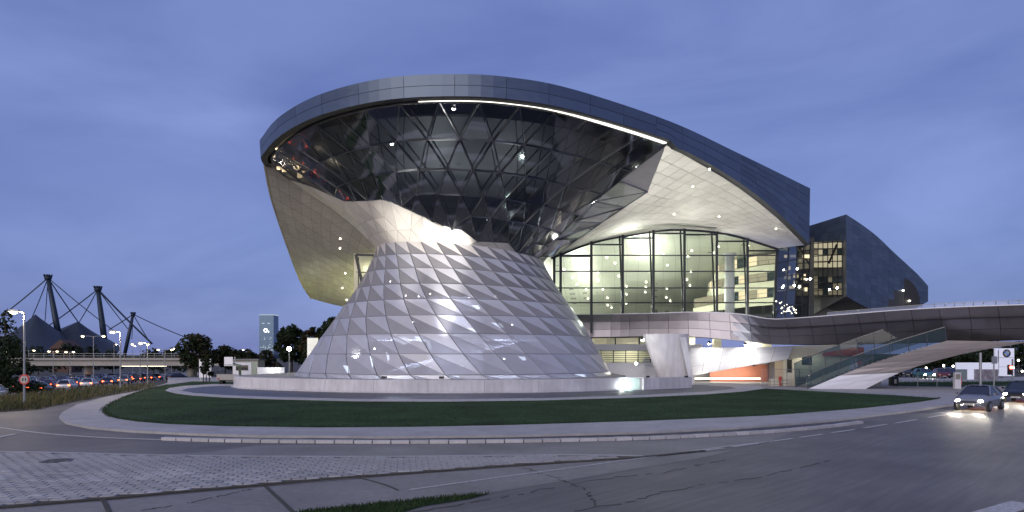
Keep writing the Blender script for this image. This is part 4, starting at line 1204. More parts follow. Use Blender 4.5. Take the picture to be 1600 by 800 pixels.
q = MB(); q.box((X0 + 2.3, Yk - .3, 3.75), (X0 + 2.9, Yk - .1, 3.9)); q.build('wall_lamp', M['down'], kiosk)

# ---------------------------------------------------------------- trees
def leaf_crown(blobs, n, size, m2, seed):
    rnd = random.Random(seed); b = MB()
    vol = [x[3] * x[4] * x[5] for x in blobs]; tot = sum(vol)
    for (cx, cy, cz, rx, ry, rz), vv in zip(blobs, vol):
        for _ in range(max(8, int(n * vv / tot))):
            while True:
                x, y, z = rnd.uniform(-1, 1), rnd.uniform(-1, 1), rnd.uniform(-1, 1)
                r = x * x + y * y + z * z
                if 0.12 < r < 1: break
            nz = noise.noise(Vector((cx + x * rx, cy + y * ry, cz + z * rz)) * 0.8)
            if nz < -0.22: continue
            c = Vector((cx + x * rx, cy + y * ry, cz + z * rz)); s = size * rnd.uniform(.6, 1.4)
            u = Vector((rnd.gauss(0, 1), rnd.gauss(0, 1), rnd.gauss(0, .7))).normalized(); w = u.cross(Vector((rnd.gauss(0, 1), rnd.gauss(0, 1), rnd.gauss(0, 1)))).normalized()
            b.add([c - u * s, c + w * s * .55, c + u * s, c - w * s * .55], [(0, 1, 2, 3)], 0 if rnd.random() < .7 else 1)
    return b
def tree(px, py_top, Y, width_px, label, seed, kind='round', n=2600, mats=None, group=None, zb=None):
    x = (px - CXP) / F * Y; z0 = ground_h(x, Y) if zb is None else zb
    top = H + (HYP - py_top) / F * Y; h = top - z0; w = width_px / F * Y / 2
    rnd = random.Random(seed)
    t = empty({'round': 'leafy_tree', 'conifer': 'conifer_tree', 'shrub': 'shrub', 'sapling': 'sapling'}[kind], (x, Y, z0), label, 'shrub' if kind == 'shrub' else 'tree', group)
    tr = MB(); blobs = []
    base = Vector((x, Y, z0))
    r0 = max(.05, h * .022)
    if kind == 'conifer':
        tr.tube([base, base + Vector((0, 0, h * .97))], [r0, .02], 8)
        for k in range(9):
            f = k / 8; rr = w * (1.05 - f * .85)
            for a in range(4):
                th = rnd.uniform(0, 6.28); d = rr * .5
                blobs.append((x + d * math.cos(th), Y + d * math.sin(th), z0 + h * (.12 + f * .82), rr * .55, rr * .55, h * .07))
                tr.tube([base + Vector((0, 0, h * (.12 + f * .82))), base + Vector((d * 1.5 * math.cos(th), d * 1.5 * math.sin(th), h * (.10 + f * .82)))], [r0 * .3, .01], 5)
    else:
        lo = {'round': .28, 'shrub': .05, 'sapling': .35}[kind]
        tr.tube([base, base + Vector((rnd.uniform(-.1, .1), 0, h * .35)), base + Vector((rnd.uniform(-.2, .2), 0, h * .8))], [r0, r0 * .7, r0 * .2], 8)
        nb = {'round': 11, 'shrub': 7, 'sapling': 5}[kind]
        for k in range(nb):
            th = k * 2.4 + rnd.uniform(-.4, .4); f = (k + .5) / nb; d = w * (.62 if f < .7 else .3) * rnd.uniform(.7, 1.1)
            cz = z0 + h * (lo + (.94 - lo) * f) - h * .04
            br = w * rnd.uniform(.34, .52) * (1 if f < .8 else .8)
            c = Vector((x + d * math.cos(th), Y + d * math.sin(th), min(cz, z0 + h - br * .7)))
            blobs.append((c.x, c.y, c.z, br, br, br * rnd.uniform(.65, .95)))
            tr.tube([base + Vector((0, 0, h * min(.75, lo * .8 + f * .45))), base.lerp(c, .6) + Vector((0, 0, h * .12)), c], [r0 * .5, r0 * .25, .015], 5)
    tr.build('trunk', M['bark'], t)
    leaf_crown(blobs, n, max(.10, min(.6, Y * .0028)), None, seed).build('crown', mats or [M['leaf'], M['leaf2']], t)
    return t
dk = [M['leaf'], M['leaf']]
tree(8, 483, 72, 100, 'dark spreading conifer at the far side of the verge beside the tall lamp post', 1, 'conifer', 5200, dk)
tree(306, 520, 118, 64, 'dark leafy tree with a thin leading shoot beside the overpass end', 2, 'round', 3200)
tree(352, 538, 125, 44, 'low dark tree behind the platform truck', 3, 'round', 2200)
tree(381, 545, 135, 40, 'dark bushy tree between the truck and the glass tower', 4, 'round', 1800)
tree(412, 546, 150, 50, 'reddish brown shrub below the distant glass tower', 5, 'shrub', 1800, [M['leaf2'], M['leaf']])
tree(456, 502, 130, 54, 'tall round dark tree beside the globe lamp', 6, 'round', 4200, dk)
tree(486, 506, 128, 40, 'brownish tree between two darker trees behind the white fin', 7, 'round', 2800, [M['leaf2'], M['leaf']])
tree(517, 490, 124, 48, 'dark tree half hidden by the sloping side of the glass cone', 8, 'round', 3400, dk)
for i, (px, y, Y, w) in enumerate([(108, 534, 250, 50), (142, 540, 260, 44), (176, 545, 270, 40), (240, 543, 240, 50), (272, 540, 220, 44), (60, 540, 240, 56)]):
    tree(px, y, Y, w, ('dark tree at the foot of the first tall mast behind the overpass', 'dark tree below the peak of the second tent roof', 'dark tree at the foot of the second mast behind the overpass', 'dark tree just beyond the short leaning mast', 'dark tree behind the right end of the overpass railing', 'dark tree below the peak of the first tent roof')[i], 20 + i, 'round', 900, dk, 'trees behind the overpass')
for i, (px, y, Y, w) in enumerate([(1470, 548, 150, 60), (1510, 540, 145, 66), (1550, 536, 140, 70), (1592, 534, 138, 70), (1425, 556, 150, 60), (1380, 560, 150, 50)]):
    tree(px, y, Y, w, ('dark tree behind the red parked car on the lot', 'dark tree above the pale hoarding', 'dark tree directly behind the pylon sign', 'dark tree behind the traffic light', 'dark tree behind the teal van on the lot', 'dark tree seen under the stair beside the litter bin')[i], 30 + i, 'round', 1500, dk, 'trees behind the car lot')
for i, px in enumerate((318, 322.5, 327)):
    tree(px, 556, 80 + i, 13, 'young thin staked sapling in front of the white sign board', 40 + i, 'sapling', 160, dk, 'saplings by the white sign board')
q = MB()
far_hills = []
for k in range(61):
    x = -2600 + k * 90; far_hills.append((x, 26 + 10 * noise.noise(Vector((x * .004, 1, 0))) + 7 * noise.noise(Vector((x * .02, 3, 0)))))
for (xa, ha), (xb, hb) in zip(far_hills, far_hills[1:]): q.add([(xa, 2600, -8), (xb, 2600, -8), (xb, 2640, hb - 14), (xa, 2640, ha - 14), (xa, 2900, -8), (xb, 2900, -8)], [(0, 1, 2, 3), (3, 2, 5, 4)])
tag(q.build('hills', M['leaf'], base=(0, 0, 0)), kind='structure')

# ---------------------------------------------------------------- overpass, masts, tents, tower on the left
YO = 150
ov = empty('overpass', (-88, YO, road_z(YO)), 'grey concrete road overpass with a railing crossing above the highway', 'bridge')
xa, xb = P(-40, 560, YO).x, P(352, 560, YO).x
zt, zb_ = P(0, 559.5, YO).z, P(0, 571.5, YO).z
q = MB(); q.box((xa, YO, zb_), (xb, YO + 11, zt)); q.box((xa, YO - .5, zt - .45), (xb, YO, zt + .05)); q.build('deck', M['concrete_grey'], ov)
for px in (285, 120, 20):
    x = P(px, 580, YO).x; q = MB(); q.tube([(x, YO + 4, road_z(YO) - .2), (x, YO + 4, zb_ + .05)], .85, 16); q.build('column', M['concrete_grey'], ov, smooth=True)
q = MB()
n_ = int((xb - xa) / 2.2)
for k in range(n_ + 1): q.bar((xa + k * 2.2, YO - .2, zt), (xa + k * 2.2, YO - .2, zt + 1.0), .06, .06)
for dz in (.5, 1.0): q.bar((xa, YO - .2, zt + dz), (xb, YO - .2, zt + dz), .06, .06)
q.build('railing', M['metal_grey'], ov)
q = MB(); q.bar((P(188, 0, YO).x, YO + .6, zb_ - .1), (P(258, 0, YO).x, YO + .6, zb_ - .1), .12, .10); q.build('tube_lamp', glow('tube', (1, .88, .66), 2.5), ov)

def mast(top, foot, Y, label, cabs):
    a, b = P(*top, Y), P(*foot, Y); b.z = min(b.z, -4)
    m = empty('tent_mast', b, label, 'mast', 'leaning tent masts')
    q = MB(); kk = Y / 600 * (.55 if Y > 700 else .85); q.tube([b, b.lerp(a, .5), a], [2.6 * kk, 2.9 * kk, 1.9 * kk], 12); q.build('pylon', M['mast'], m, smooth=True)
    q = MB(); R0 = 3.5 * kk; q.ball(a, R0, 12, 8)
    for k in range(10):
        th = k * .628; q.bar(a + Vector((R0 * .9 * math.cos(th), R0 * .9 * math.sin(th), R0 * .2)), a + Vector((R0 * 1.1 * math.cos(th), R0 * 1.1 * math.sin(th), R0 * .95)), R0 * .25)
    q.build('head', M['mast'], m)
    for cx, cy, cy2, th in cabs:
        e = P(cx, cy, Y + cy2); q = MB()
        c = [a.lerp(e, k / 6) - Vector((0, 0, math.sin(math.pi * k / 6) * (e - a).length * .012)) for k in range(7)]
        q.tube(c, th * Y / 600, 5); q.build('cable', M['mast'], m)
mast((75, 434), (100, 548), 600, 'tall leaning steel mast beside the peaked tent roof', [(2, 494, 0, .55), (50, 496, 60, .4), (122, 503, 30, .5), (182, 520, 0, .4), (70, 505, 70, .35)])
mast((153, 452), (168, 548), 640, 'leaning steel mast with cables to both tent peaks', [(60, 520, -20, .5), (124, 503, 30, .4), (238, 537, 0, .8), (200, 514, 0, .4)])
mast((208, 491), (192, 552), 760, 'shorter mast leaning the other way beyond the tents', [(170, 515, 0, .5), (290, 527, 0, .4), (236, 538, 0, .4), (206, 530, 0, .3)])
def tent(peak, ring, Y, label):
    pk = P(*peak, Y); b = MB(); rr = catmull([P(x, y, Y + d) for x, y, d in ring] + [P(*ring[0][:2], Y + ring[0][2])], 36)
    L = 7
    for p in rr:
        for j in range(L + 1):
            t = j / L; c = pk.lerp(p, t); c.z = p.z + (pk.z - p.z) * (1 - t) ** 1.35; b.v.append(c)
    for i in range(len(rr) - 1):
        for j in range(L): a = i * (L + 1) + j; b.f.append((a, a + 1, a + L + 2, a + L + 1)); b.m.append(0)
    o = b.build('tent_roof', M['tent'], smooth=True)
    tag(o, label, 'tent roof')
    return o
tent((55, 491), [(-14, 540, 0), (30, 556, -60), (100, 556, -50), (128, 540, 20), (90, 518, 120), (20, 520, 120)], 560, 'dark swooping tent roof with its peak beside the dark conifer')
tent((122, 502), [(66, 530, 10), (110, 556, -50), (165, 556, -30), (188, 543, 20), (150, 522, 110), (95, 514, 110)], 590, 'dark swooping tent roof hung between the two tall masts')
q = MB(); hb = P(96, 545, 330); q.box((hb.x - 5, 330, -6), (hb.x + 5, 338, hb.z)); q.add([(hb.x - 5.6, 329, hb.z), (hb.x + 5.6, 329, hb.z), (hb.x + 5.6, 339, hb.z), (hb.x - 5.6, 339, hb.z), (hb.x, 329, hb.z + 4.5), (hb.x, 339, hb.z + 4.5)], [(0, 1, 4), (3, 5, 2), (0, 4, 5, 3), (1, 2, 5, 4)])
tag(q.build('gabled_house', mat('brick_dim', (.08, .045, .038), .8)), 'small reddish gabled house below the first tent mast', 'house')

YT = 2300
tw_ = empty('office_tower', P(416, 557, YT), 'distant blue glass office tower with a bright round logo near its top', 'building')
x0, x1, zt2 = P(405, 0, YT).x, P(427.5, 0, YT).x, P(0, 492.5, YT).z
q = MB(); q.box((x0, YT, -5), (x1, YT + 48, zt2)); q.build('shaft', M['tower'], tw_)
q = MB()
for k in range(30): q.box((x0 - .3, YT - .5, 4 + k * 4.6), (x1 + .3, YT - .05, 4.8 + k * 4.6))
q.build('floor_band', mat('tower_band', (.10, .16, .25), .4), tw_)
q = MB(); q.box((x0 - .6, YT - .6, zt2), (x1 + .6, YT + 48, zt2 + 2.5)); q.build('crown', M['sign_white'], tw_)
rnd = random.Random(5)
for k in range(34):
    fx, fl = rnd.uniform(x0 + 2, x1 - 5), rnd.randint(1, 27)
    if fl > 13: continue
    q = MB(); q.box((fx, YT - .8, 5 + fl * 4.6), (fx + rnd.uniform(2, 5), YT - .1, 8 + fl * 4.6)); q.build('lit_window', M['sign_white'], tw_)
for (a, b, yy) in ((409, 413.5, 504.5), (418, 422, 504.5)):
    q = MB(); p0, p1 = P(a, yy, YT), P(b, yy + 1.5, YT); q.box((p0.x, YT - .8, p1.z), (p1.x, YT - .1, p0.z)); q.build('lit_window', M['sign_white'], tw_)
# logo: a ring with a small subscript 2
lc = P(415.3, 516.2, YT); ring = MB()
for k in range(20):
    a0_, a1_ = k * math.pi / 10, (k + 1) * math.pi / 10
    ring.bar((lc.x + 5.2 * math.cos(a0_), YT - 1, lc.z + 5.2 * math.sin(a0_)), (lc.x + 5.2 * math.cos(a1_), YT - 1, lc.z + 5.2 * math.sin(a1_)), 3.0, 1.0, up=(0, 1, 0))
lg = ring.build('logo_ring', M['logo'], tw_)
two = MB(); tx, tz = lc.x + 8, lc.z - 7
pts2 = [(0, 3.6), (.8, 4.6), (2.2, 4.6), (2.9, 3.6), (2.4, 2.3), (0, 0), (3.1, 0)]
for a, b in zip(pts2, pts2[1:]): two.bar((tx + a[0], YT - 1, tz + a[1]), (tx + b[0], YT - 1, tz + b[1]), 1.2, .9, up=(0, 1, 0))
two.build('logo_figure_two', M['logo'], tw_)

# ---------------------------------------------------------------- street lamps
def street_lamp(px, py, Y, arms, label, group=None, sign=False, size=1.0, light=0, col='lamp_warm', zb=None):
    p = P(px, py, Y); z0 = ground_h(p.x, Y) if zb is None else zb
    l_ = empty('street_lamp', (p.x, Y, z0), label, 'street lamp', group)
    q = MB(); q.tube([(p.x, Y, z0), (p.x, Y, z0 + .9), (p.x, Y, p.z)], [.10 * size, .075 * size, .05 * size], 8); q.build('post', M['metal_grey'], l_)
    for dx in arms:
        q = MB(); q.tube([(p.x, Y, p.z), (p.x + dx * .5, Y, p.z + .08), (p.x + dx, Y, p.z + .1)], .04 * size, 6); q.build('arm', M['metal_grey'], l_)
        s = 1 if dx > 0 else -1; hx = p.x + dx
        q = MB(); q.add([(hx - s * .1, Y - .12, p.z + .05), (hx + s * .6, Y - .16, p.z + .08), (hx + s * .6, Y + .16, p.z + .08), (hx - s * .1, Y + .12, p.z + .05), (hx - s * .1, Y - .08, p.z + .2), (hx + s * .45, Y - .08, p.z + .24), (hx + s * .45, Y + .08, p.z + .24), (hx - s * .1, Y + .08, p.z + .2)], [(4, 5, 6, 7), (0, 1, 5, 4), (1, 2, 6, 5), (2, 3, 7, 6), (3, 0, 4, 7)]); hd = q.build('lamp_head', M['metal_grey'], l_)
        q = MB(); q.ball((hx + s * .25, Y, p.z + .03), .20 * size, 10, 6, .5); q.build('lens', M[col], hd)
        if light: lamp('street_light', 'POINT', (hx + s * .25, Y - .1, p.z - .25), light, (1, .80, .52), l_, .15)
    if sign:
        c = P(px, 593, Y - .14); q = MB(); q.tube([c + Vector((0, .02, 0)), c - Vector((0, .02, 0))], .34, 20); sd = q.build('round_sign', M['red'], l_)
        q = MB(); q.tube([c - Vector((0, .021, 0)), c - Vector((0, .03, 0))], .25, 20); q.build('sign_face', M['paint'], sd)
        q = MB()
        for dx_, dz_ in ((-.12, 0), (.06, 0)): q.box((c.x + dx_, c.y - .04, c.z - .1), (c.x + dx_ + .08, c.y - .031, c.z + .1))
        q.build('sign_figure', M['black'], sd)
    return l_
street_lamp(38, 489, 45, (-.45,), 'tall single arm street lamp carrying a round red rimmed sign on the verge', sign=True, light=500)
street_lamp(188, 520, 66, (-.5,), 'single arm street lamp at the edge of the pavement behind the verge', light=500, zb=-.3)
street_lamp(230.5, 537, 84, (-.6,), 'single arm street lamp at the tip of the lawn', light=400, zb=-.4)
for px, py, Y, arms in [(146, 526, 105, (-1.4, 1.3)), (83, 549.5, 140, (-.6, .6)), (109, 550.5, 138, (-.5, .5)), (258, 547, 125, (-1.0, 1.0)), (219, 538.5, 128, (-1.2, 1.2)), (45, 548, 150, (-.8, .9)), (18, 550, 152, (-.6, .7))]:
    street_lamp(px, py, Y, arms, 'twin headed street lamp standing along the highway', 'twin street lamps along the highway')
for px, py, Y in [(207, 541, 175), (178, 538.5, 178), (315, 549, 190), (331, 548, 195), (376, 547, 180), (344, 549, 185), (268, 545, 185)]:
    street_lamp(px, py, Y, (.4,), 'small single street lamp far beyond the overpass', 'far street lamps')
p = P(452, 545, 88)
gl_ = empty('globe_lamp', (p.x, p.y, 0), 'slim post lamp with a round white globe in front of the tall dark tree', 'lamp')
MB().tube([(p.x, p.y, 0), (p.x, p.y, p.z - .25)], .06, 8).build('post', M['metal_grey'], gl_)
MB().ball((p.x, p.y, p.z), .27, 12, 8).build('globe', M['lamp_white'], gl_)

# ---------------------------------------------------------------- road vehicles
def make_car(name, label, paint, group=None, front=True, rear=True, wag=False):
    """a car in local metres: x forward, wheels on z = 0"""
    t = empty(name, (0, 0, 0), label, 'car', group)
    st_ = [(-2.15, .42, .72, .70), (-2.05, .30, .92, .80), (-1.4, .24, .97, .87), (-.6, .22, .96, .90), (.5, .22, .95, .90), (1.0, .23, .93, .89), (1.6, .26, .84, .85), (2.02, .32, .70, .76), (2.16, .42, .58, .62)]
    b = MB()
    for x, zl, zh, w in st_:
        b.v += [Vector(v) for v in ((x, -w * .90, zl), (x, -w, (zl + zh) * .52), (x, -w * .93, zh - .04), (x, -w * .55, zh + .025), (x, w * .55, zh + .025), (x, w * .93, zh - .04), (x, w, (zl + zh) * .52), (x, w * .90, zl))]
    k = 8
    for i in range(len(st_) - 1):
        for j in range(7): b.f.append((i * k + j, i * k + j + 1, (i + 1) * k + j + 1, (i + 1) * k + j)); b.m.append(0)
    b.f += [tuple(range(7, -1, -1)), tuple((len(st_) - 1) * k + j for j in range(8))]; b.m += [0, 0]
    body = b.build('body', paint, t, smooth=True, local=True)
    rx = -1.75 if wag else -1.15
    roof = [(rx, 1.40 if wag else 1.42), (-.2, 1.47), (.25, 1.44)]
    b = MB(); lo = [(-2.0 if wag else -1.85, .95), (-.5, .96), (1.05, .93)]
    for (x, z), w in zip(lo, (.74, .83, .80)): b.v += [Vector((x, -w, z)), Vector((x, w, z))]
    for (x, z), w in zip(roof, (.55, .60, .58)): b.v += [Vector((x, -w, z - .03)), Vector((x, w, z - .03))]
    b.f = [(0, 2, 8, 6), (2, 4, 10, 8), (1, 7, 9, 3), (3, 9, 11, 5), (4, 5, 11, 10), (0, 6, 7, 1)]; b.m = [0] * 6
    b.build('windows', M['car_glass'], t, local=True)
    b = MB()
    for (x, z), w in zip(roof, (.56, .61, .59)): b.v += [Vector((x, -w, z - .03)), Vector((x, -w * .6, z + .02)), Vector((x, w * .6, z + .02)), Vector((x, w, z - .03))]
    for i in range(2):
        for j in range(3): b.f.append((i * 4 + j, i * 4 + j + 1, i * 4 + j + 5, i * 4 + j + 4)); b.m.append(0)
    b.build('roof', paint, t, smooth=True, local=True)
    for s in (-1, 1):
        for e_ in (((1.05, s * .80, .93), (.25, s * .59, 1.42), .06, .06), ((-.5, s * .83, .96), (-.25, s * .60, 1.44), .07, .05), ((lo[0][0], s * .74, .95), (rx, s * .56, 1.38), .10, .06)):
            MB().bar(*e_).build('window_pillar', paint, t, local=True)
    for s in (-1, 1):
        for x in (-1.32, 1.36):
            wv = MB(); wv.tube([(x, s * .70, .31), (x, s * .89, .31)], .31, 18); w_ = wv.build('wheel', M['rubber'], t, local=True)
            wv = MB(); wv.tube([(x, s * .885, .31), (x, s * .90, .31)], .19, 12); wv.build('rim', M['metal_grey'], w_, local=True)
        hm_ = MB(); hm_.ball((2.02, s * .56, .60), .15, 10, 6, .62); hm_.build('headlight', M['head'] if front else M['lens_off'], t, local=True)
        hm_ = MB(); hm_.box((-2.13, s * .62 - .14, .68), (-2.03, s * .62 + .12, .86)); hm_.build('taillight', M['tail'] if rear else M['lens_red'], t, local=True)
        hm_ = MB(); hm_.box((.72, s * .98 - .07, .94), (.90, s * .98 + .07, 1.06)); hm_.build('mirror', paint, t, local=True)
    hm_ = MB(); hm_.box((2.10, -.26, .36), (2.175, .26, .47)); hm_.build('number_plate', M['paint'], t, local=True)
    hm_ = MB(); hm_.box((2.06, -.40, .50), (2.165, .40, .60)); hm_.build('grille', M['black'], t, local=True)
    return t
M['car_glass'] = mat('car_glass', (.012, .014, .018), .05, 0, 0, spec=.9)
M['lens_off'] = mat('lens_off', (.5, .5, .5), .15, .3, .05)
M['lens_red'] = mat('lens_red', (.25, .01, .01), .2, 0, .05)
paints = [mat('car_paint', c, .22, .35, .04, 1.0, spec=.7) for c in ((.02, .021, .024), (.24, .25, .27), (.55, .56, .58), (.03, .05, .12), (.18, .02, .02))]
HL, TL = {}, {}
hw_lab = {True: ('car with lit headlights coming up the highway', 'oncoming cars on the highway'), False: ('car with red tail lights driving away on the highway', 'departing cars on the highway')}
protos = {}
rnd = random.Random(11)
def hw_car(off, y, oncoming, ci, wag):
    key = (ci, wag, oncoming)
    if key not in protos:
        lab = ('dark', 'silver', 'white', 'navy', 'red')[ci] + (' estate ' if wag else ' ') + hw_lab[oncoming][0]
        protos[key] = make_car('car', lab, paints[ci], hw_lab[oncoming][1], oncoming, True, wag); c = protos[key]
    else: c = copy_tree(protos[key])
    cx = -48 - (y - 64) * .335
    c.location = (cx - off * HN.x, y - off * HN.y, road_z(y) + .03)
    c.rotation_euler = (0, 0, math.atan2(HD.y, HD.x) + (math.pi if oncoming else 0))
y = 68.0; k = 0
while y < 168:
    hw_car((2.0, 5.4)[k % 2], y, False, rnd.choice((0, 0, 1, 2, 3, 4)), rnd.random() < .4); y += rnd.uniform(4.2, 7.0); k += 1
y = 84.0
while y < 205:
    hw_car((12.2, 15.6)[k % 2], y, True, rnd.choice((0, 1, 1, 2, 3)), rnd.random() < .4); y += rnd.uniform(4.2, 7.0); k += 1
# guard rail between the carriageways
q = MB()
for y in range(50, 200, 3):
    cx = -48 - (y - 64) * .335 - 9.3 * HN.x; cy = y - 9.3 * HN.y; z = road_z(y)
    q.bar((cx, cy, z), (cx, cy, z + .75), .1, .1)
    cx2 = -48 - (y + 3 - 64) * .335 - 9.3 * HN.x; q.bar((cx, cy, z + .65), (cx2, cy + 3, road_z(y + 3) + .65), .06, .3)
tag(q.build('guard_rail', M['metal_grey']), 'low galvanised guard rail between the carriageways of the highway', 'guard rail')
# cars on the wide road at the right, and one turning at the left
def near_car(pxy, ang_deg, ci, label, oncoming=True, wag=False):
    c = make_car('car', label, paints[ci], None, oncoming, True, wag)
    g = G(*pxy); c.location = (g.x, g.y, .005); c.rotation_euler = (0, 0, R(ang_deg))
    if oncoming:
        for s in (-1, 1):
            d = D.lights.new('beam', 'SPOT'); d.energy = 260; d.color = (1, .90, .74); d.spot_size = R(50); d.spot_blend = .7; d.shadow_soft_size = .08
            o = D.objects.new('beam', d); COL.objects.link(o); o.parent = c; o.location = (2.22, s * .56, .62); o.rotation_euler = (R(87.5), 0, R(-90))
near_car((1530, 640), 222, 1, 'silver car with lit headlights approaching on the wide road below the footbridge')
near_car((1598, 628), 222, 0, 'dark car with lit headlights farther back on the wide road')
# parked dark car under the overpass
pc = make_car('car', 'small dark parked car beside the overpass column', paints[0], None, False, False)
g = P(276, 597, 128); pc.location = (g.x, g.y, ground_h(g.x, g.y)); pc.rotation_euler = (0, 0, R(70))

# platform truck at the left end of the podium
tg = G(354, 602.5)
trk = empty('platform_truck', tg, 'pale platform truck with a raised lift basket parked beside the podium', 'truck')
def tb(name, lo, hi, m, par=trk): return MB().box([tg[i] + lo[i] for i in range(3)], [tg[i] + hi[i] for i in range(3)]).build(name, m, par)
tb('chassis', (-.95, .2, .5), (.95, 6.2, .75), M['frame_dark']); tb('flatbed', (-1.1, .1, .75), (1.1, 4.2, 1.05), M['metal_grey'])
tb('tailboard', (-1.1, 0, .62), (1.1, .1, 1.25), M['concrete_grey']); cabp = tb('cab', (-1.05, 4.3, .75), (1.05, 6.2, 2.5), M['white'])
tb('rear_window', (-.7, 4.25, 1.6), (.7, 4.3, 2.2), M['car_glass'], cabp)
for s in (-1, 1):
    for y in (.9, 5.0):
        MB().tube([tg + Vector((s * .65, y, .45)), tg + Vector((s * 1.0, y, .45))], .45, 16).build('wheel', M['rubber'], trk)
    tb('taillight', (s * .9 - .12, -.03, .7), (s * .9 + .12, 0, .82), M['lens_red'])
q = MB(); q.bar(tg + Vector((.3, 3.0, 1.0)), tg + Vector((.8, 1.6, 2.2)), .28, .28); q.bar(tg + Vector((.8, 1.6, 2.2)), tg + Vector((-.4, 1.0, 2.6)), .22, .22); q.build('boom', mat('lift_green', (.25, .32, .22), .5), trk)
q = MB(); c = tg + Vector((-.6, .9, 2.2))
for dx in (0, .9):
    for dy in (0, .6): q.bar(c + Vector((dx, dy, 0)), c + Vector((dx, dy, .95)), .05, .05)
q.box(c + Vector((-.02, -.02, -.05)), c + Vector((.92, .62, .03))); q.box(c + Vector((0, -.03, .1)), c + Vector((.9, 0, .95))); q.build('basket', M['white'], trk)
# white sign board, cabin, lit wall on the left
sbg = P(320, 598, 86); sbz = 0.0
sbd = empty('sign_board', (sbg.x, sbg.y, sbz), 'tall blank white sign board on two legs behind the saplings', 'sign board')
q = MB(); q.box((sbg.x - .72, sbg.y, .55), (sbg.x + .72, sbg.y + .25, P(0, 561, 86).z)); q.build('board', M['white'], sbd)
for s in (-1, 1): MB().box((sbg.x + s * .55 - .06, sbg.y + .05, 0), (sbg.x + s * .55 + .06, sbg.y + .2, .6)).build('leg', M['metal_grey'], sbd)
cg = P(388, 587, 112)
cab = empty('site_cabin', (cg.x, cg.y, 0), 'low grey site cabin with dark windows behind the truck', 'cabin')
q = MB(); q.box((cg.x - 2.6, cg.y, 0), (cg.x + 1.6, cg.y + 3, 2.6)); q.build('wall', M['concrete_grey'], cab)
q = MB(); q.box((cg.x - 2.8, cg.y - .2, 2.6), (cg.x + 1.8, cg.y + 3.2, 2.8)); q.build('roof', M['frame'], cab)
for dx in (-2.1, -.6, .6): MB().box((cg.x + dx, cg.y - .04, 1.2), (cg.x + dx + .7, cg.y, 2.1)).build('window', M['car_glass'], cab)
wg = P(423, 588, 104)
wlg = empty('garden_wall', (wg.x, wg.y, 0), 'pale garden wall lit by a lamp behind the podium', 'wall')
q = MB(); q.box((wg.x - 2.05, wg.y, -.05), (wg.x + 2.05, wg.y + .3, 1.55)); q.build('panel', M['white'], wlg)
MB().tube([(wg.x + 1.1, wg.y - .5, 0), (wg.x + 1.1, wg.y - .5, 3.6)], .04, 6).build('lamp_post', M['frame_dark'], wlg)
MB().box((wg.x + .9, wg.y - .6, 3.5), (wg.x + 1.3, wg.y - .3, 3.62)).build('lamp_head', M['frame_dark'], wlg)
lamp('wall_light', 'POINT', (wg.x + .6, wg.y - .9, 1.2), 60, (.95, 1, .85), wlg, .1)

# ---------------------------------------------------------------- right background: car lot, pylon sign, traffic light
py_ = P(1573, 588, 95)
pyl = empty('pylon_sign', (py_.x, 95, 0), 'tall white pylon sign with a round black and white emblem', 'sign')
zt3, zb3 = P(0, 544, 95).z, P(0, 588, 95).z
for k in range(3):
    a, b = zb3 + (zt3 - zb3) * k / 3, zb3 + (zt3 - zb3) * (k + 1) / 3
    MB().box((py_.x - 1.05, 95, a + .02), (py_.x + 1.05, 95.3, b - .02)).build('face_panel', M['white_lit'] if 'white_lit' in M else M.setdefault('white_lit', mat('lit_white', (.62, .64, .75), .4, 0, .03, emit=.25)), pyl)
MB().box((py_.x - 1.55, 95.05, .1), (py_.x - 1.2, 95.35, zt3)).build('mast', M['white_lit'], pyl)
MB().box((py_.x - 1.2, 95.1, zb3 + .4), (py_.x - 1.05, 95.25, zt3 - .3)).build('bracket', M['frame_dark'], pyl)
ec = Vector((py_.x - .02, 94.97, zt3 - .72))
def disc(r0, r1, a0, a1, y, n=24):
    b = MB()
    for k in range(n):
        t0, t1 = a0 + (a1 - a0) * k / n, a0 + (a1 - a0) * (k + 1) / n
        b.add([ec + Vector((r0 * math.cos(t0), y, r0 * math.sin(t0))), ec + Vector((r1 * math.cos(t0), y, r1 * math.sin(t0))), ec + Vector((r1 * math.cos(t1), y, r1 * math.sin(t1))), ec + Vector((r0 * math.cos(t1), y, r0 * math.sin(t1)))], [(3, 2, 1, 0)])
    return b
em = disc(0.0, .56, 0, 2 * math.pi, 0).build('emblem', M['black'], pyl)
for k in range(4):
    disc(0.0, .34, k * math.pi / 2, (k + 1) * math.pi / 2, -.012, 8).build('emblem_quarter', M['paint'] if k % 2 == 0 else (M.get('emblem_blue') or M.setdefault('emblem_blue', mat('emblem_blue', (.08, .25, .6), .4))), em)
# the three letters set round the ring
def stroke(pts, w, cx, cz, sc_, rot):
    b = MB(); cr, sr = math.cos(rot), math.sin(rot)
    f = lambda p: ec + Vector((cx + (p[0] * cr - p[1] * sr) * sc_, -.014, cz + (p[0] * sr + p[1] * cr) * sc_))
    for s_ in pts:
        for a, c in zip(s_, s_[1:]): b.bar(f(a), f(c), w, .006, up=(0, 1, 0))
    return b
LET = [([[(-.3, -.5), (-.3, .5), (.15, .5), (.3, .28), (.1, .02), (.35, -.25), (.15, -.5), (-.3, -.5)], [(-.3, .02), (.1, .02)]], 140), ([[(-.4, -.5), (-.4, .5), (0, -.1), (.4, .5), (.4, -.5)]], 90), ([[(-.5, .5), (-.25, -.5), (0, .2), (.25, -.5), (.5, .5)]], 40)]
for pts, a in LET: stroke(pts, .028, .45 * math.cos(R(a)), .45 * math.sin(R(a)), .15, R(a - 90)).build('emblem_letter', M['paint'], em)

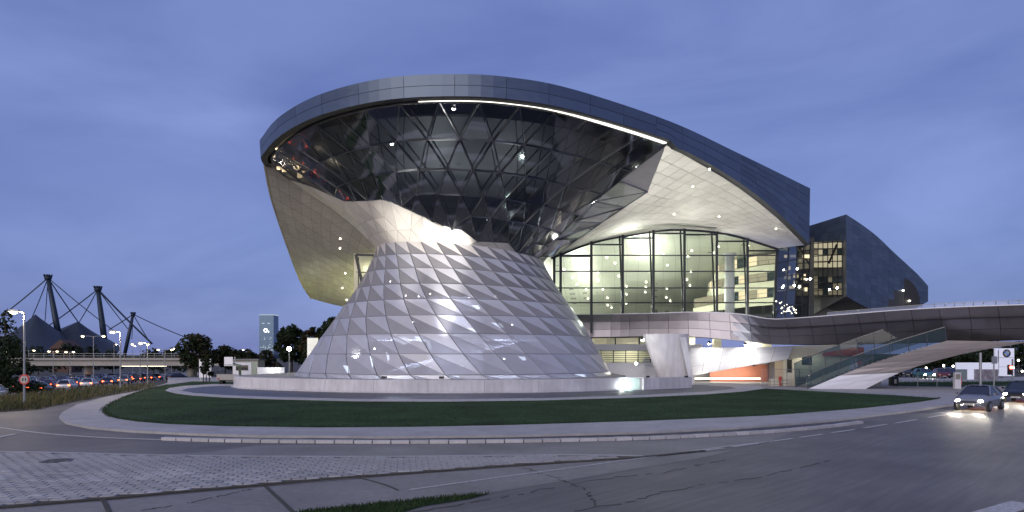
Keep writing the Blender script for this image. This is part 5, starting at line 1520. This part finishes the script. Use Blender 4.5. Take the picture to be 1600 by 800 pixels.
bb0, bb1 = P(1494, 593, 92), P(1560, 593, 92)
bbd = empty('billboard', ((bb0.x + bb1.x) / 2, 92, 0), 'wide pale hoarding with picture panels in front of the car lot', 'hoarding')
zz0, zz1, zz2 = P(0, 593, 92).z - .05, P(0, 577, 92).z, P(0, 566.5, 92).z
MB().box((bb0.x, 92, zz1), (bb1.x, 92.2, zz2)).build('header', M['white_lit'], bbd)
W = bb1.x - bb0.x
for u0, u1, m in ((0, .02, 'metal_grey'), (.27, .33, 'white_lit'), (.34, .42, 'white_lit'), (.97, 1, 'metal_grey')): MB().box((bb0.x + W * u0, 92, .1), (bb0.x + W * u1, 92.2, zz1 - .01)).build('post', M[m], bbd)
MB().box((bb0.x + W * .02, 92.08, .1), (bb0.x + W * .27, 92.12, zz1 - .01)).build('picture_panel', mat('print_grey', (.16, .2, .22), .5, 0, .4, 1.5), bbd)
MB().box((bb0.x + W * .42, 92.08, .1), (bb0.x + W * .97, 92.12, zz1 - .01)).build('picture_panel', mat('print_photo', (.22, .2, .24), .5, 0, .9, 1.6, var2=.6, scale2=.9), bbd)

bx = G(1497, 609)
ip = empty('info_pillar', bx, 'slim white information pillar on the plaza edge', 'pillar')
MB().box((bx.x - .30, bx.y, 0), (bx.x + .30, bx.y + .3, 1.66)).build('body', M['white'], ip)
MB().box((bx.x + .31, bx.y + .02, .5), (bx.x + .38, bx.y + .28, 1.3)).build('side_plate', M['red'], ip)
MB().box((bx.x - .22, bx.y - .01, 1.0), (bx.x + .22, bx.y, 1.5)).build('notice', M['concrete_grey'], ip)
bn = G(1399, 604.5)
bin_ = empty('litter_bin', bn, 'dark litter bin with a pale notice at the foot of the stair', 'bin')
MB().box((bn.x - .45, bn.y, .05), (bn.x + .35, bn.y + .5, 1.05)).build('body', M['frame_dark'], bin_)
MB().box((bn.x - .12, bn.y - .02, .35), (bn.x + .12, bn.y, .8)).build('notice', M['paint'], bin_)
wb = G(1383, 605)
tag(MB().box((wb.x - .85, wb.y + 1, .1), (wb.x + .1, wb.y + 1.9, 1.25)).prism([(wb.x - .95, wb.y + .9), (wb.x + .2, wb.y + .9), (wb.x + .2, wb.y + 2), (wb.x - .95, wb.y + 2)], 1.25, 1.32).build('utility_cabinet', M['concrete_grey']), 'grey utility cabinet standing under the stair', 'cabinet')

for i, (px, ci, nm, a) in enumerate([(1443, None, 'teal van parked on the lot beyond the stair', 200), (1470, 4, 'red car parked on the lot beside the teal van', 190)]):
    c = make_car('car', nm, M['teal'] if ci is None else paints[ci], None, i == 0, False, True); g = P(px, 590, 98); c.location = (g.x, 98, .02); c.rotation_euler = (0, 0, R(a + 60))
for i, (px, Y) in enumerate([(1412, 106), (1488, 108), (1520, 104), (1545, 103), (1384, 108)]):
    c = make_car('car', 'dark parked car on the lot behind the hoarding', paints[(0, 3)[i % 2]], 'dark cars on the lot', False, False, bool(i % 2)); g = P(px, 590, Y); c.location = (g.x, Y, .02); c.rotation_euler = (0, 0, R(255 + 9 * i))
for i, (px, py, Y) in enumerate([(1447, 575, 110), (1474, 571, 112), (1478, 577, 112), (1489, 572, 112), (1485, 577, 111), (1591, 563, 112), (1597, 580, 112), (1551, 572, 111), (1540, 570, 112)]):
    p = P(px, py, Y); l_ = empty('lot_lamp', (p.x, Y, 0), 'small white lot lamp on a thin post under the dark trees', 'lamp', 'lamps of the car lot')
    MB().tube([(p.x, Y, 0), (p.x, Y, p.z)], .05, 6).build('post', M['frame_dark'], l_); MB().ball((p.x, Y - .05, p.z), .17, 8, 5).build('bulb', glow('lot_bulb', (1, .95, .82), 8) if i == 0 else D.materials['lot_bulb'], l_)

def pole(px, top, base, label, w=.06, plate=None):
    g = G(px, base); z = H + (HYP - top) / F * g.y
    o = empty('sign_pole', g, label, 'pole'); MB().tube([g, (g.x, g.y, z)], w, 8).build('post', M['metal_grey'], o)
    if plate: MB().box((g.x - plate, g.y - .08, z - .7), (g.x + plate, g.y - .05, z - .05)).build('plate', M['metal_grey'], o)
    return o
pole(1532, 551, 619, 'stout grey pole at the kerb beside the bent handrail', .10)
pole(1553, 556, 613, 'slim grey pole behind the bent handrail', .06, .25)
pole(1434, 583, 606, 'short thin grey pole by the stair flank', .04)
pole(1464, 578, 606.5, 'thin grey pole between the stair and the white pillar', .04)
tlg = G(1582, 607)
tl = empty('traffic_light', tlg, 'traffic light showing red on a slim pole before the pylon sign', 'traffic light')
zr = H + (HYP - 574) / F * tlg.y
MB().tube([tlg, (tlg.x, tlg.y, H + (HYP - 561) / F * tlg.y)], .07, 8).build('post', M['metal_grey'], tl)
MB().box((tlg.x - .42, tlg.y - .15, zr - .75), (tlg.x - .08, tlg.y + .15, zr + .25)).build('signal_head', M['black'], tl)
MB().ball((tlg.x - .25, tlg.y - .16, zr), .17, 12, 8).build('red_lens', glow('signal_red', (1, .06, .04), 18), tl)
for k in (1, 2): MB().ball((tlg.x - .25, tlg.y - .12, zr - .3 * k), .10, 10, 6).build('dark_lens', M['black'], tl)
MB().ball((tlg.x + .32, tlg.y + .5, zr - .05), .15, 10, 6).build('white_lens', M['lamp_white'], tl)
MB().bar((tlg.x, tlg.y, zr - .05), (tlg.x + .32, tlg.y + .5, zr - .05), .05, .05).build('bracket', M['metal_grey'], tl)
hr0 = [G(1532, 621), G(1556, 619.5), G(1578, 617), G(1612, 614)]
hn = empty('bent_handrail', hr0[0], 'low white bent handrail along the pavement edge', 'handrail')
q = MB(); q.tube([p + Vector((0, 0, .62)) for p in hr0], .045, 8); q.build('rail', M['paint'], hn)
for p in hr0: MB().tube([p, p + Vector((0, 0, .62))], .035, 8).build('post', M['metal_grey'], hn)
HG = [(1395, 603), (1480, 604), (1535, 604.5), (1620, 601), (1620, 595.5), (1500, 596.5), (1395, 597)]
ground_poly('grass_plot', HG, .15, M['lawn'], .04)
blades('grass', HG, 3000, .05, .22, [M['lawn'], M['grass']], 'short dark grass on the plot between the stair and the car lot', lambda x, y: .15)

# temporary fence, drum and materials by the kiosk
fa, fb_ = G(1190, 607), G(1268, 606)
fence = empty('mesh_fence', fa, 'temporary wire fence panels in front of the kiosk', 'fence')
for k in range(4):
    a = fa.lerp(fb_, k / 4) + Vector((.03, 0, 0)); b = fa.lerp(fb_, (k + 1) / 4) - Vector((.03, 0, 0)); q = MB()
    q.bar(a + Vector((0, 0, .15)), b + Vector((0, 0, .15)), .04); q.bar(a + Vector((0, 0, 1.9)), b + Vector((0, 0, 1.9)), .04); q.bar(a, a + Vector((0, 0, 1.9)), .04); q.bar(b, b + Vector((0, 0, 1.9)), .04)
    for m in range(1, 8): p = a.lerp(b, m / 8); q.bar(p + Vector((0, 0, .15)), p + Vector((0, 0, 1.9)), .012)
    for m in range(1, 5): q.bar(a + Vector((0, 0, .15 + m * .35)), b + Vector((0, 0, .15 + m * .35)), .012)
    q.build('fence_panel', M['metal_grey'], fence)
dg = G(1238, 604.5)
dr = empty('cable_drum', dg, 'pale wooden cable drum standing on edge behind the fence', 'cable drum')
for y in (0, .7): MB().tube([dg + Vector((0, y, .75)), dg + Vector((0, y + .08, .75))], .75, 24).build('flange', M['cream'], dr)
MB().tube([dg + Vector((0, .08, .75)), dg + Vector((0, .7, .75))], .42, 16).build('core', M['black'], dr)
for px, nm, m, w, h in ((1212, 'pale stacked crate beside the red post behind the fence', 'cream', .5, .9), (1253, 'pale stacked crate beside the cable drum', 'concrete_grey', .45, 1.1), (1228, 'small pale crate between the red post and the drum', 'cream', .3, 1.1)):
    g = G(px, 605); c = empty('crate', g, nm, 'crate')
    n3 = 3
    for k in range(n3): MB().box((g.x - w, g.y, k * h / n3 + .01), (g.x + w, g.y + .6, (k + 1) * h / n3 - .03)).build('board', M[m], c)
    MB().box((g.x - w + .04, g.y + .03, 0), (g.x + w - .04, g.y + .57, h - .05)).build('core', M['earth'], c)
g = G(1219, 605.2); rp = empty('red_post', g, 'red and white barrier post behind the fence', 'barrier')
MB().tube([g, g + Vector((0, 0, 1.0))], .09, 8).build('post', M['red'], rp); MB().box(g + Vector((-.18, -.05, .72)), g + Vector((.18, -.02, 1.1))).build('plate', M['red'], rp)
